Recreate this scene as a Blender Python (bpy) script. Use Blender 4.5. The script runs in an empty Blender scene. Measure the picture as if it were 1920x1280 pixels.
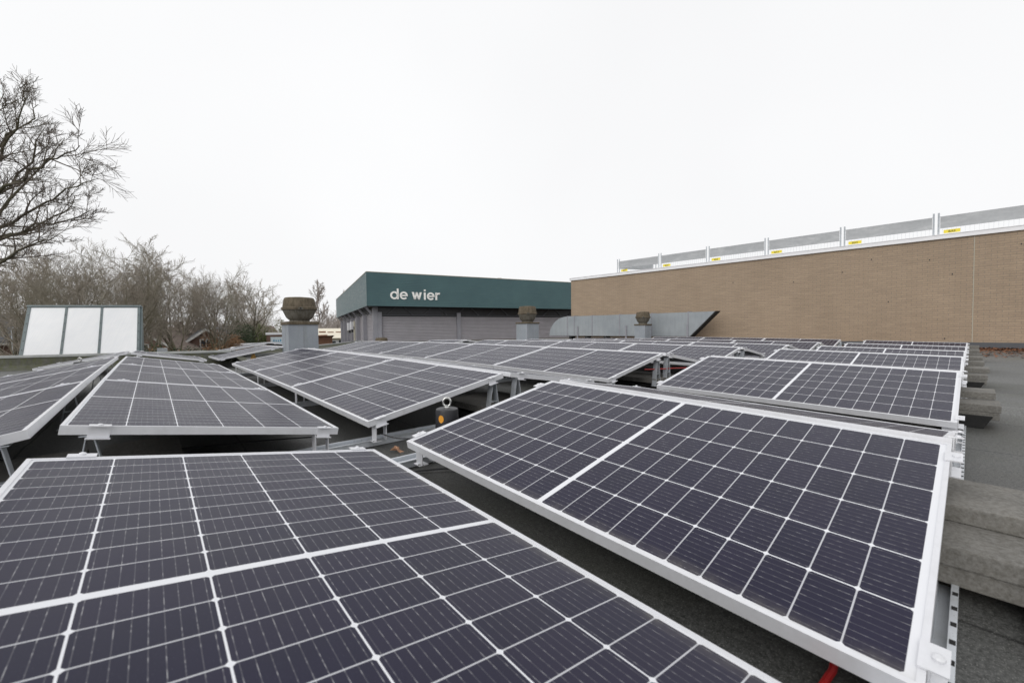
import bpy, bmesh, math, random
from mathutils import Vector, Matrix
R = math.radians
random.seed(7)
scene = bpy.context.scene
col = scene.collection

# ------------------------------------------------------------------ camera
F_PX, YAW, PITCH, ROLL = 761.48, 0.8460, -0.0306, -0.0103
CAM = Vector((-0.7955, -1.7936, 0.6934))
fw = Vector((math.cos(YAW)*math.cos(PITCH), math.sin(YAW)*math.cos(PITCH), math.sin(PITCH)))
rt = Vector((math.sin(YAW), -math.cos(YAW), 0)); up = rt.cross(fw)
r2 = rt*math.cos(ROLL)+up*math.sin(ROLL); u2 = up*math.cos(ROLL)-rt*math.sin(ROLL)
cd = bpy.data.cameras.new('camera'); cam = bpy.data.objects.new('camera', cd); col.objects.link(cam)
M = Matrix((r2, u2, -fw)).transposed().to_4x4(); M.translation = CAM; cam.matrix_world = M
cd.sensor_width = 36; cd.lens = F_PX/1920*36; cd.clip_start = 0.02; cd.clip_end = 2000
cd.dof.use_dof = True; cd.dof.focus_distance = 4.2; cd.dof.aperture_fstop = 4.5
scene.camera = cam

# ------------------------------------------------------------------ world, sun, exposure
w = bpy.data.worlds.new('World'); scene.world = w; w.use_nodes = True
nt = w.node_tree; nt.nodes.clear()
sky = nt.nodes.new('ShaderNodeTexSky'); sky.sky_type = 'NISHITA'; sky.sun_disc = False
SUN_EL, SUN_AZ = R(30), R(192)      # azimuth of the sun direction, ccw from +x
sky.sun_elevation = SUN_EL; sky.sun_rotation = math.pi/2-SUN_AZ; sky.air_density = 2; sky.dust_density = 8
hs = nt.nodes.new('ShaderNodeHueSaturation'); hs.inputs['Saturation'].default_value = 0.05
mx = nt.nodes.new('ShaderNodeMix'); mx.data_type = 'RGBA'; mx.inputs[0].default_value = 0.93
tcw = nt.nodes.new('ShaderNodeTexCoord'); nzw = nt.nodes.new('ShaderNodeTexNoise'); nzw.inputs['Scale'].default_value = 1.1; nzw.inputs['Detail'].default_value = 3
rpw = nt.nodes.new('ShaderNodeValToRGB'); rpw.color_ramp.elements[0].position = .3; rpw.color_ramp.elements[1].position = .7    # the white cloud deck, faintly uneven
rpw.color_ramp.elements[0].color = (9.6, 9.62, 9.75, 1); rpw.color_ramp.elements[1].color = (10.35, 10.4, 10.5, 1)
nt.links.new(tcw.outputs['Generated'], nzw.inputs['Vector']); nt.links.new(nzw.outputs[0], rpw.inputs[0]); nt.links.new(rpw.outputs[0], mx.inputs[7])
bg = nt.nodes.new('ShaderNodeBackground'); bg.inputs[1].default_value = 0.1
wo = nt.nodes.new('ShaderNodeOutputWorld')
nt.links.new(sky.outputs[0], hs.inputs['Color']); nt.links.new(hs.outputs[0], mx.inputs[6])
nt.links.new(mx.outputs[2], bg.inputs[0]); nt.links.new(bg.outputs[0], wo.inputs[0])
sd = bpy.data.lights.new('sun', 'SUN'); sd.energy = 0.9; sd.angle = R(40); sd.color = (1, .97, .93)
so = bpy.data.objects.new('sun', sd); col.objects.link(so)
so.rotation_euler = Vector((math.cos(SUN_EL)*math.cos(SUN_AZ), math.cos(SUN_EL)*math.sin(SUN_AZ), math.sin(SUN_EL))).to_track_quat('Z', 'Y').to_euler()
scene.view_settings.view_transform = 'Standard'; scene.view_settings.look = 'None'
scene.view_settings.exposure = 0.0; scene.view_settings.gamma = 1
scene.cycles.max_bounces = 6; scene.cycles.diffuse_bounces = 3; scene.cycles.glossy_bounces = 3

# ------------------------------------------------------------------ node helpers
class NT:
    def __init__(s, name, rough=.6, metal=0, color=(.5,.5,.5), spec=.5):
        s.m = bpy.data.materials.new(name); s.m.use_nodes = True; s.t = s.m.node_tree
        s.b = s.t.nodes['Principled BSDF']
        s.b.inputs['Roughness'].default_value = rough; s.b.inputs['Metallic'].default_value = metal
        s.b.inputs['Base Color'].default_value = (*color, 1); s.b.inputs['Specular IOR Level'].default_value = spec
    def n(s, typ, **k):
        o = s.t.nodes.new(typ)
        for a, v in k.items(): setattr(o, a, v)
        return o
    def l(s, a, b): s.t.links.new(a, b)
    def put(s, sock, v):
        if isinstance(v, (int, float)): sock.default_value = v
        elif isinstance(v, tuple): sock.default_value = (*v, 1) if len(v) == 3 and len(sock.default_value) == 4 else v
        else: s.l(v, sock)
    def math(s, op, a, b=0.0, c=None, clamp=False):
        o = s.n('ShaderNodeMath', operation=op, use_clamp=clamp); s.put(o.inputs[0], a); s.put(o.inputs[1], b)
        if c is not None: s.put(o.inputs[2], c)
        return o.outputs[0]
    def mix(s, f, a, b, mode='MIX'):
        o = s.n('ShaderNodeMix', data_type='RGBA', blend_type=mode); s.put(o.inputs[0], f); s.put(o.inputs[6], a); s.put(o.inputs[7], b)
        return o.outputs[2]
    def coord(s, which='Object', scale=(1,1,1), rot=(0,0,0)):
        tc = s.n('ShaderNodeTexCoord'); mp = s.n('ShaderNodeMapping'); mp.inputs['Scale'].default_value = scale; mp.inputs['Rotation'].default_value = rot
        s.l(tc.outputs[which], mp.inputs[0]); return mp.outputs[0]
    def world(s, scale=(1,1,1)):
        tc = s.n('ShaderNodeNewGeometry'); mp = s.n('ShaderNodeMapping'); mp.inputs['Scale'].default_value = scale
        s.l(tc.outputs['Position'], mp.inputs[0]); return mp.outputs[0]
    def noise(s, vec, scale, detail=4, rough=.6, dist=0):
        o = s.n('ShaderNodeTexNoise'); s.l(vec, o.inputs['Vector']); o.inputs['Scale'].default_value = scale
        o.inputs['Detail'].default_value = detail; o.inputs['Roughness'].default_value = rough; o.inputs['Distortion'].default_value = dist
        return o.outputs[0]
    def ramp(s, f, *stops):
        o = s.n('ShaderNodeValToRGB'); s.l(f, o.inputs[0]); e = o.color_ramp.elements
        while len(e) < len(stops): e.new(.5)
        for i, (p, c) in enumerate(stops):
            e[i].position = p; e[i].color = (c, c, c, 1) if isinstance(c, (int, float)) else (*c, 1)
        return o.outputs[0]
    def base(s, c): s.put(s.b.inputs['Base Color'], c)
    def rough(s, c): s.put(s.b.inputs['Roughness'], c)
    def bump(s, h, strength=.3, dist=.01):
        o = s.n('ShaderNodeBump'); s.l(h, o.inputs['Height']); o.inputs['Strength'].default_value = strength; o.inputs['Distance'].default_value = dist
        s.l(o.outputs[0], s.b.inputs['Normal'])

def simple(name, c, rough=.6, metal=0, var=.15, scale=6, vec='world', spec=.5, c2=None, bump=0, vs=(1,1,1), det=5):
    m = NT(name, rough, metal, c, spec)
    v = m.world(vs) if vec == 'world' else m.coord('Object', vs)
    n = m.noise(v, scale, det, .65)
    d = c2 or tuple(x*(1-var) for x in c); b = tuple(min(1, x*(1+var)) for x in c)
    m.base(m.ramp(n, (.3, d), (.7, b)))
    if bump: m.bump(n, bump, .01)
    return m.m

MAT = {}
# aluminium: anodised matt
def mk_alu(name, c, rough, dirt):
    m = NT(name, rough, .35, c, .5); v = m.world(); n = m.noise(v, 14, 6, .7); n2 = m.noise(m.world((60,60,4)), 3, 3)
    m.base(m.mix(m.math('MULTIPLY', m.ramp(n, (.45, 0), (.75, 1)), dirt), c, (.30,.31,.26)))
    m.rough(m.ramp(n2, (.3, rough-.08), (.7, rough+.12))); return m.m
MAT['alu'] = mk_alu('anodised_aluminium', (.75,.755,.785), .45, .16)
MAT['galv'] = mk_alu('galvanised_steel', (.50,.53,.57), .45, .5)
MAT['rail'] = mk_alu('rail_aluminium', (.70,.73,.77), .34, .3)
MAT['steel'] = simple('stainless_steel', (.62,.62,.60), .22, 1, .1, 30)
MAT['black'] = simple('black_plastic', (.022,.022,.026), .42, 0, .2, 20)
MAT['rubber'] = simple('black_rubber', (.015,.015,.015), .8, 0, .3, 20)
MAT['orange'] = simple('orange_sticker', (.75,.33,.03), .5, 0, .08, 40)
MAT['yellow'] = simple('yellow_tag', (.80,.66,.05), .5, 0, .06, 30)
MAT['tagink'] = simple('tag_ink', (.16,.14,.03), .6)
MAT['red'] = simple('red_cable', (.45,.02,.02), .4, 0, .15, 30)
MAT['redpaint'] = simple('red_paint', (.42,.07,.04), .5, 0, .2, 10)
MAT['cone'] = simple('pale_orange_plastic', (.85,.50,.16), .5, 0, .1, 20)
MAT['white'] = simple('white_letter_paint', (.92,.91,.88), .5, 0, .03, 10)
MAT['coping'] = simple('white_coping', (.86,.86,.88), .45, 0, .05, 3)
MAT['cream'] = simple('cream_panel', (.80,.74,.60), .6, 0, .07, 1.2)
MAT['ink'] = simple('sign_ink', (.05,.16,.28), .5)
MAT['signblue'] = simple('sign_blue', (.10,.34,.55), .5)
MAT['signwhite'] = simple('sign_white', (.62,.70,.74), .5)
MAT['slab'] = None
def mk_conc():
    m = NT('concrete_tile', .9, 0); v = m.world(); n = m.noise(v, 5, 8, .7); n2 = m.noise(v, 90, 3, .7)
    c = m.ramp(n, (.3, (.085,.079,.066)), (.7, (.195,.183,.157)))
    m.base(m.mix(.25, c, m.ramp(n2, (.35, .10), (.65, .42)))); m.bump(n2, .5, .004); return m.m
MAT['slab'] = mk_conc()
def mk_moss(name, a, b, moss):
    m = NT(name, .95, 0); v = m.coord('Object'); n = m.noise(v, 7, 8, .75); n2 = m.noise(m.coord('Object', (9,9,1.2)), 3, 4, .6)
    c = m.ramp(n, (.28, a), (.72, b)); m.base(m.mix(m.math('MULTIPLY', m.ramp(n2, (.42, 0), (.68, 1)), .75), c, moss)); m.bump(n, .6, .02); return m.m
MAT['moss'] = mk_moss('mossy_cowl', (.070,.054,.036), (.20,.165,.118), (.055,.044,.024))
MAT['cowlgrey'] = mk_moss('cowl_grey', (.11,.10,.082), (.20,.187,.158), (.075,.062,.04))
def mk_vent():
    m = NT('grey_vent_plastic', .7, 0); v = m.world(); n = m.noise(v, 3, 4); n2 = m.noise(v, 110, 2, .8); n3 = m.noise(m.world((8,8,.7)), 2, 4, .6)
    c = m.ramp(n, (.3, (.25,.285,.33)), (.7, (.32,.355,.40)))
    c = m.mix(.25, c, m.ramp(n2, (.4, .18), (.6, .48))); c = m.mix(m.math('MULTIPLY', m.ramp(n3, (.5, 0), (.75, 1)), .35), c, (.22,.24,.21)); m.base(c); return m.m
MAT['vent'] = mk_vent()
def mk_roof():
    m = NT('mineral_bitumen_roof', .88, 0); v = m.world()
    n = m.noise(v, 1.1, 6, .65, .4); g = m.noise(v, 125, 2, .8); g2 = m.noise(v, 62, 3, .8)
    c = m.ramp(n, (.28, (.10,.10,.092)), (.60, (.175,.18,.178)), (.8, (.235,.24,.23)))
    c = m.mix(.45, c, m.ramp(g, (.38, (.012,.012,.011)), (.62, (.40,.405,.39))), 'MIX')
    c = m.mix(.38, c, m.ramp(g2, (.40, .015), (.62, .33)))
    # sheet seams every metre and moss patches
    sp = m.n('ShaderNodeSeparateXYZ'); m.l(v, sp.inputs[0])
    wob = m.math('MULTIPLY', m.noise(v, 2.5, 2), .05)
    sx = m.math('FRACT', m.math('ADD', m.math('ADD', sp.outputs[0], .38), wob))
    seam = m.math('LESS_THAN', sx, .012)
    n4 = m.noise(v, .45, 5, .7)
    c = m.mix(m.math('MULTIPLY', m.ramp(n4, (.5, 0), (.68, 1)), .5), c, (.115,.12,.085))
    wns = m.n('ShaderNodeTexWhiteNoise', noise_dimensions='1D'); m.l(m.math('FLOOR', m.math('ADD', m.math('ADD', sp.outputs[0], .38), wob)), wns.inputs['W'])
    c = m.mix(m.math('MULTIPLY', wns.outputs[0], .38), c, (.055,.057,.054)); c = m.mix(m.math('MULTIPLY', seam, .8), c, (.03,.03,.03)); m.base(c)
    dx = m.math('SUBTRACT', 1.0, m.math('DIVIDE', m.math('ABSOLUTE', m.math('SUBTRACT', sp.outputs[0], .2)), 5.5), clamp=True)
    painted_shade = m.ramp(m.math('ADD', m.math('MULTIPLY', m.noise(v, .7, 6, .65, .5), .9), m.math('MULTIPLY', dx, .42)), (.50, 0), (.78, 1))     # shade painted into the felt around the near panels, noise-edged, also glossier
    c = m.mix(m.math('MULTIPLY', painted_shade, .72), c, (.30,.30,.285), 'MULTIPLY'); m.rough(m.math('SUBTRACT', .9, m.math('MULTIPLY', painted_shade, .35)))
    gr = m.noise(v, 260, 1, .5); c = m.mix(m.math('MULTIPLY', m.ramp(gr, (.60, 0), (.70, 1)), .5), c, (.30,.30,.28))      # pale mineral grains
    # brown leaf crumbs close to the brick wall
    near = m.math('MULTIPLY', m.math('SUBTRACT', sp.outputs[0], 10.5), .18, clamp=True)
    cr = m.noise(v, 26, 5, .8); cr = m.ramp(cr, (.47, 0), (.56, 1)); big = m.ramp(m.noise(v, .8, 3), (.38, 0), (.6, 1))
    k = m.math('MULTIPLY', m.math('MULTIPLY', near, cr), big)
    m.base(m.mix(m.math('MULTIPLY', k, .8), c, (.17,.085,.045)))
    m.bump(g, .55, .003); return m.m
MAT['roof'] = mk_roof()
MAT['parapet'] = mk_moss('mossy_bitumen_upstand', (.055,.055,.045), (.14,.14,.12), (.09,.10,.035))
MAT['parcap'] = simple('grey_roof_edge_cap', (.27,.28,.27), .7, 0, .25, 4)
def mk_brick(name, c1, c2, mortar, bw=.215, rh=.0625, swap=True):
    m = NT(name, .85, 0)
    tc = m.n('ShaderNodeTexCoord'); br = m.n('ShaderNodeTexBrick'); m.l(tc.outputs['UV'], br.inputs['Vector'])
    br.inputs['Scale'].default_value = 1; br.inputs['Brick Width'].default_value = bw; br.inputs['Row Height'].default_value = rh
    br.inputs['Mortar Size'].default_value = .006; br.inputs['Mortar Smooth'].default_value = .3; br.inputs['Bias'].default_value = 0
    br.inputs['Color1'].default_value = (*c1, 1); br.inputs['Color2'].default_value = (*c2, 1); br.inputs['Mortar'].default_value = (*mortar, 1)
    uvn = m.noise(tc.outputs['UV'], .5, 5, .6); fine = m.noise(tc.outputs['UV'], 30, 4, .7)
    st = m.n('ShaderNodeMapping'); m.l(tc.outputs['UV'], st.inputs[0]); st.inputs['Scale'].default_value = (.5, 6, 1)
    str_ = m.noise(st.outputs[0], 3, 5, .7)
    c = m.mix(.30, br.outputs['Color'], m.ramp(uvn, (.3, tuple(x*.72 for x in c1)), (.7, tuple(x*1.3 for x in c2))), 'MIX')
    c = m.mix(.5, c, m.ramp(fine, (.3, .36), (.7, .64)), 'OVERLAY')
    c = m.mix(.38, c, m.ramp(str_, (.35, .34), (.7, .62)), 'OVERLAY'); m.base(c)
    mp3 = m.n('ShaderNodeMapping'); m.l(tc.outputs['UV'], mp3.inputs[0]); mp3.inputs['Scale'].default_value = (1.6, .22, 1)
    drip = m.noise(mp3.outputs[0], 1.3, 5, .65); c = m.mix(m.math('MULTIPLY', m.ramp(drip, (.48, 0), (.75, 1)), .30), c, tuple(x*.66 for x in c1)); m.base(c)
    m.bump(br.outputs['Fac'], -.8, .006); return m.m
MAT['brick'] = mk_brick('buff_brick', (.405,.305,.212), (.355,.268,.19), (.20,.178,.152))
MAT['redbrick'] = mk_brick('red_brick', (.21,.125,.095), (.17,.10,.08), (.16,.14,.12))
def mk_green():
    m = NT('green_fascia_boards', .42, 0, spec=.55); v = m.world((1,1,1)); n = m.noise(v, .8, 5, .6); st = m.noise(m.world((.5,.5,9)), 2.2, 5, .7)
    c = m.ramp(n, (.3, (.034,.092,.103)), (.7, (.048,.118,.127)))
    c = m.mix(m.math('MULTIPLY', m.ramp(st, (.5, 0), (.8, 1)), .22), c, (.16,.24,.23)); m.base(c)
    m.rough(m.ramp(st, (.3, .30), (.7, .5))); return m.m
MAT['green'] = mk_green()
MAT['shutter'] = simple('grey_metal_siding', (.40,.385,.41), .5, 0, .08, 1.5)
MAT['column'] = simple('grey_column_paint', (.29,.29,.32), .55, 0, .1, 2)
MAT['dark'] = simple('dark_glazing_band', (.02,.022,.028), .35, 0, .3, 2)
MAT['truss'] = simple('dark_grey_truss', (.085,.09,.10), .6, 0, .1, 3)
def mk_duct():
    m = NT('galvanised_duct', .5, .25); v = m.world(); n = m.noise(v, 1.2, 5, .6); n2 = m.noise(m.world((6,6,.6)), 2, 4, .6)
    c = m.ramp(n, (.3, (.29,.32,.345)), (.7, (.38,.41,.43))); m.base(m.mix(m.math('MULTIPLY', m.ramp(n2, (.4, 0), (.8, 1)), .4), c, (.25,.26,.27))); return m.m
MAT['duct'] = mk_duct()
def mk_plate():
    m = NT('galvanised_plate', .6, .1); v = m.world(); n = m.noise(m.world((1,.6,2.2)), 1.6, 6, .7, 1.2); n2 = m.noise(v, 12, 3)
    c = m.ramp(n, (.3, (.35,.365,.38)), (.55, (.43,.445,.46)), (.75, (.58,.59,.60))); m.base(m.mix(.15, c, m.ramp(n2, (.3,.3),(.7,.6)))); return m.m
MAT['plate'] = mk_plate()
def mk_poly():
    m = NT('white_polycarbonate', .5, 0); tc = m.n('ShaderNodeTexCoord')
    mp = m.n('ShaderNodeMapping'); m.l(tc.outputs['UV'], mp.inputs[0]); mp.inputs['Scale'].default_value = (34, .5, 1)
    st = m.noise(mp.outputs[0], 1, 3, .6); mp2 = m.n('ShaderNodeMapping'); m.l(tc.outputs['UV'], mp2.inputs[0]); mp2.inputs['Scale'].default_value = (1,1,1)
    cl = m.noise(mp2.outputs[0], 2.2, 5, .6)
    c = m.ramp(st, (.25, (.80,.82,.84)), (.75, (.88,.89,.90))); m.base(m.mix(.35, c, m.ramp(cl, (.3, (.76,.79,.82)), (.7, (.92,.92,.92))))); return m.m
MAT['poly'] = mk_poly()
MAT['skyframe'] = simple('grey_green_frame', (.13,.165,.17), .5, 0, .15, 4)
MAT['ground'] = simple('grass_ground', (.09,.085,.045), .95, 0, .35, .3)
MAT['road'] = simple('road_asphalt', (.10,.10,.10), .9, 0, .15, 1)
MAT['tile'] = simple('brown_roof_tiles', (.19,.15,.13), .85, 0, .3, 3)
MAT['tiledark'] = simple('dark_roof_tiles', (.12,.125,.135), .7, 0, .3, 3)
MAT['tilered'] = simple('red_roof_tiles', (.25,.16,.115), .85, 0, .3, 3)
MAT['wframe'] = simple('white_window_frame', (.62,.62,.60), .5)
MAT['glassd'] = simple('window_glass', (.05,.055,.06), .15)
def mk_bark(name, a, b, g):
    m = NT(name, .95, 0); v = m.world(); n = m.noise(v, 2, 5, .7); n2 = m.noise(v, .5, 3)
    c = m.ramp(n, (.3, a), (.7, b)); m.base(m.mix(m.math('MULTIPLY', m.ramp(n2, (.4, 0), (.65, 1)), .55), c, g)); return m.m
MAT['bark'] = mk_bark('mossy_bark', (.14,.118,.09), (.26,.225,.175), (.18,.175,.10))
MAT['twig'] = mk_bark('twigs', (.24,.21,.175), (.36,.32,.275), (.26,.245,.175))
MAT['barkdark'] = mk_bark('dark_bark', (.045,.038,.028), (.10,.085,.06), (.09,.095,.045))
MAT['twigdark'] = mk_bark('dark_twigs', (.09,.07,.06), (.17,.14,.12), (.11,.10,.06))
MAT['hazetwig'] = mk_bark('haze_pale_twigs', (.32,.28,.26), (.44,.39,.365), (.36,.33,.29))  # distance haze put into the colour of the far trees
MAT['ever'] = simple('evergreen_leaves', (.045,.062,.028), .8, 0, .4, 4)
MAT['every'] = simple('yellow_green_leaves', (.11,.13,.045), .8, 0, .35, 3)
MAT['beech'] = simple('brown_beech_leaves', (.26,.155,.085), .9, 0, .35, 4)
MAT['leaf'] = simple('dry_brown_leaf', (.22,.10,.05), .85, 0, .45, 30, c2=(.07,.03,.018))
MAT['leafpale'] = simple('pale_dry_leaf', (.42,.24,.15), .85, 0, .25, 60)
MAT['cardboard'] = simple('cardboard', (.26,.14,.09), .85, 0, .15, 6)
MAT['vanwhite'] = simple('white_van_paint', (.74,.75,.76), .35, 0, .04, 2)
MAT['invert'] = simple('inverter_white', (.66,.67,.70), .45, 0, .05, 4)
MAT['board'] = simple('pale_board', (.42,.40,.33), .8, 0, .1, 4)
MAT['frost'] = simple('dusty_patch', (.33,.33,.32), .9, 0, .3, 60)
def mk_darkpatch():
    return simple('bitumen_patch', (.05,.05,.055), .9, 0, .2, 60)
MAT['patch'] = mk_darkpatch()

# solar laminate ------------------------------------------------------------
PL, PW = 1.755, 1.038
def mk_cells():
    m = NT('solar_laminate', .2, 0, spec=.5); uv = m.n('ShaderNodeUVMap'); sp = m.n('ShaderNodeSeparateXYZ'); m.l(uv.outputs[0], sp.inputs[0])
    U, V = sp.outputs[0], sp.outputs[1]
    PU, PV = .0845, .1675
    a = m.math('SUBTRACT', m.math('ABSOLUTE', m.math('SUBTRACT', U, PL/2)), .0085)
    cu = m.math('DIVIDE', a, PU); fu = m.math('FRACT', cu)
    du = m.math('MULTIPLY', m.math('MINIMUM', fu, m.math('SUBTRACT', 1.0, fu)), PU)
    vv = m.math('SUBTRACT', V, (PW-6*PV)/2)
    cv = m.math('DIVIDE', vv, PV); fv = m.math('FRACT', cv)
    dv = m.math('MULTIPLY', m.math('MINIMUM', fv, m.math('SUBTRACT', 1.0, fv)), PV)
    bar = m.math('LESS_THAN', a, .0015)
    ends = m.math('GREATER_THAN', cu, 9.99)
    vend = m.math('MAXIMUM', m.math('LESS_THAN', cv, .01), m.math('GREATER_THAN', cv, 5.99))
    g1 = m.math('LESS_THAN', du, .0015); g2 = m.math('LESS_THAN', dv, .0017)
    ch = m.math('LESS_THAN', m.math('ADD', m.math('MULTIPLY', du, .9), dv), .0074)
    W = m.math('MAXIMUM', m.math('MAXIMUM', m.math('MAXIMUM', bar, ends), m.math('MAXIMUM', vend, g1)), m.math('MAXIMUM', g2, ch))
    # busbars: nine silver ribbons along each string
    fb = m.math('FRACT', m.math('MULTIPLY', cv, 9.0)); db = m.math('ABSOLUTE', m.math('SUBTRACT', fb, .5))
    bus = m.math('LESS_THAN', db, .034)
    uvv = uv.outputs[0]
    pads = m.noise(uvv, 75, 1, .5); pads = m.ramp(pads, (.50, .25), (.66, 1))
    oi = m.n('ShaderNodeObjectInfo')
    ad = m.n('ShaderNodeVectorMath', operation='ADD'); m.l(uvv, ad.inputs[0]); m.l(oi.outputs['Location'], ad.inputs[1])
    dust = m.noise(ad.outputs[0], 5, 6, .7); sp_ = m.noise(ad.outputs[0], 420, 2, .8)
    cell = m.mix(m.ramp(dust, (.35, 0), (.7, 1)), (.006,.006,.021), (.010,.0095,.030))
    # slight tone change from cell to cell
    fl = m.n('ShaderNodeCombineXYZ'); m.l(m.math('FLOOR', cu), fl.inputs[0]); m.l(m.math('FLOOR', cv), fl.inputs[1]); m.l(m.math('MULTIPLY', m.math('GREATER_THAN', U, PL/2), 31.7), fl.inputs[2])
    ad2 = m.n('ShaderNodeVectorMath', operation='ADD'); m.l(fl.outputs[0], ad2.inputs[0]); m.l(oi.outputs['Location'], ad2.inputs[1])
    wn = m.n('ShaderNodeTexWhiteNoise', noise_dimensions='3D'); m.l(ad2.outputs[0], wn.inputs[0])
    cell = m.mix(m.math('MULTIPLY', wn.outputs[0], .5), cell, (.016,.013,.034))
    cell = m.mix(m.math('MULTIPLY', m.ramp(sp_, (.64, 0), (.78, 1)), .12), cell, (.42,.42,.44))
    cell = m.mix(m.math('MULTIPLY', m.math('MULTIPLY', bus, pads), .62), cell, (.42,.42,.43))
    c = m.mix(m.math('MULTIPLY', g1, .72), cell, (.70,.71,.74)); W = m.math('MAXIMUM', m.math('MAXIMUM', m.math('MAXIMUM', bar, ends), vend), m.math('MAXIMUM', g2, ch)); c = m.mix(W, c, (.76,.77,.80))
    c = m.mix(m.math('MULTIPLY', m.ramp(dust, (.3, .3), (.75, 1)), .006), c, (.5,.48,.46))
    film = m.math('MULTIPLY', m.math('SUBTRACT', 1.0, m.math('DIVIDE', V, .055), clamp=True), m.ramp(m.noise(ad.outputs[0], 16, 4, .7), (.35, .05), (.7, 1)))
    c = m.mix(m.math('MULTIPLY', film, .38), c, (.30,.28,.23))      # grime line along the lower frame edge
    m.base(c); m.rough(m.ramp(dust, (.3, .33), (.75, .42)))
    m.b.inputs['Specular IOR Level'].default_value = .33; m.b.inputs['IOR'].default_value = 1.42; m.b.inputs['Specular Tint'].default_value = (.90,.87,1.0,1)
    return m.m
MAT['cells'] = mk_cells()

# ------------------------------------------------------------------ geometry helpers
class MB:
    def __init__(s): s.v = []; s.f = []; s.uv = None
    def add(s, vs, fs):
        o = len(s.v); s.v += [tuple(x) for x in vs]; s.f += [tuple(i+o for i in f) for f in fs]; return s
    def box(s, c, d, rot=None):
        hx, hy, hz = d[0]/2, d[1]/2, d[2]/2
        vs = [Vector((x, y, z)) for x in (-hx, hx) for y in (-hy, hy) for z in (-hz, hz)]
        if rot is not None: vs = [rot @ v for v in vs]
        return s.add([v+Vector(c) for v in vs], [(0,1,3,2), (4,6,7,5), (0,4,5,1), (2,3,7,6), (0,2,6,4), (1,5,7,3)])
    def span(s, x0, x1, y0, y1, z0, z1): return s.box(((x0+x1)/2, (y0+y1)/2, (z0+z1)/2), (abs(x1-x0), abs(y1-y0), abs(z1-z0)))
    def bar(s, a, b, w_, h_, upv=(0,0,1)):
        a = Vector(a); b = Vector(b); d = b-a; L = d.length; x = d/L; u = Vector(upv)
        if abs(x.dot(u)) > .95: u = Vector((1,0,0))
        y = u.cross(x).normalized(); z = x.cross(y)
        return s.box((a+b)/2, (L, w_, h_), Matrix((x, y, z)).transposed())
    def tube(s, pts, rad, n=8, cap=True):
        pts = [Vector(p) for p in pts]; k = len(pts); rad = rad if isinstance(rad, (list, tuple)) else [rad]*k
        o = len(s.v); u = None
        for i, p in enumerate(pts):
            t = (pts[min(i+1, k-1)]-pts[max(i-1, 0)]).normalized()
            if u is None: u = t.cross(Vector((0,0,1)) if abs(t.z) < .9 else Vector((1,0,0))).normalized()
            else:
                u = u-t*u.dot(t)
                u = u.normalized() if u.length > 1e-6 else t.orthogonal().normalized()
            b = t.cross(u)
            for j in range(n):
                a = 2*math.pi*j/n; s.v.append(tuple(p+(u*math.cos(a)+b*math.sin(a))*rad[i]))
        for i in range(k-1):
            for j in range(n):
                q = o+i*n; s.f.append((q+j, q+(j+1)%n, q+n+(j+1)%n, q+n+j))
        if cap: s.f.append(tuple(o+j for j in range(n))[::-1]); s.f.append(tuple(o+(k-1)*n+j for j in range(n)))
        return s
    def lathe(s, prof, n=24, c=(0,0,0)):
        o = len(s.v)
        for r, z in prof:
            for j in range(n):
                a = 2*math.pi*j/n; s.v.append((c[0]+r*math.cos(a), c[1]+r*math.sin(a), c[2]+z))
        for i in range(len(prof)-1):
            for j in range(n):
                q = o+i*n; s.f.append((q+j, q+(j+1)%n, q+n+(j+1)%n, q+n+j))
        s.f.append(tuple(o+j for j in range(n))[::-1]); s.f.append(tuple(o+(len(prof)-1)*n+j for j in range(n)))
        return s
    def prism(s, poly, ext):            # poly: 3D points, ext: vector
        n = len(poly); e = Vector(ext); vs = [Vector(p) for p in poly]+[Vector(p)+e for p in poly]
        return s.add(vs, [tuple(range(n))[::-1], tuple(range(n, 2*n))]+[(i, (i+1)%n, n+(i+1)%n, n+i) for i in range(n)])
    def mesh(s, name, mat, smooth=False, bevel=0):
        me = bpy.data.meshes.new(name); me.from_pydata(s.v, [], s.f); me.update()
        bm = bmesh.new(); bm.from_mesh(me); bmesh.ops.recalc_face_normals(bm, faces=bm.faces)
        if bevel: bmesh.ops.bevel(bm, geom=[e for e in bm.edges if len(e.link_faces) == 2 and e.calc_face_angle(0) > .6], offset=bevel, segments=2, affect='EDGES', profile=.6)
        bm.to_mesh(me); bm.free(); me.materials.append(MAT[mat])
        if smooth:
            for p in me.polygons: p.use_smooth = True
        return me
    def build(s, name, mat, parent=None, smooth=False, bevel=0, angle=None):
        me = s.mesh(name, mat, smooth, bevel)
        if smooth: me.set_sharp_from_angle(angle=R(angle or 40))
        o = bpy.data.objects.new(name, me); col.objects.link(o)
        if parent: o.parent = parent
        return o
def uvbox(o, du, dv, org=(0,0,0)):     # planar uv in metres, du and dv are directions
    me = o.data; u = me.uv_layers.new(name='UVMap'); du = Vector(du); dv = Vector(dv); org = Vector(org)
    for p in me.polygons:
        for li in p.loop_indices:
            q = me.vertices[me.loops[li].vertex_index].co-org; u.data[li].uv = (q.dot(du), q.dot(dv))
def uvwall(o):                          # choose horizontal direction by face normal
    me = o.data; u = me.uv_layers.new(name='UVMap')
    for p in me.polygons:
        n = p.normal; h = Vector((0,0,1)).cross(n)
        h = h.normalized() if h.length > .2 else Vector((1,0,0))
        v = n.cross(h)
        for li in p.loop_indices:
            q = me.vertices[me.loops[li].vertex_index].co; u.data[li].uv = (q.dot(h), q.dot(v))
def tag(o, label=None, cat=None, group=None, kind=None):
    if label: o['label'] = label
    if cat: o['category'] = cat
    if group: o['group'] = group
    if kind: o['kind'] = kind
    return o
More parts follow.
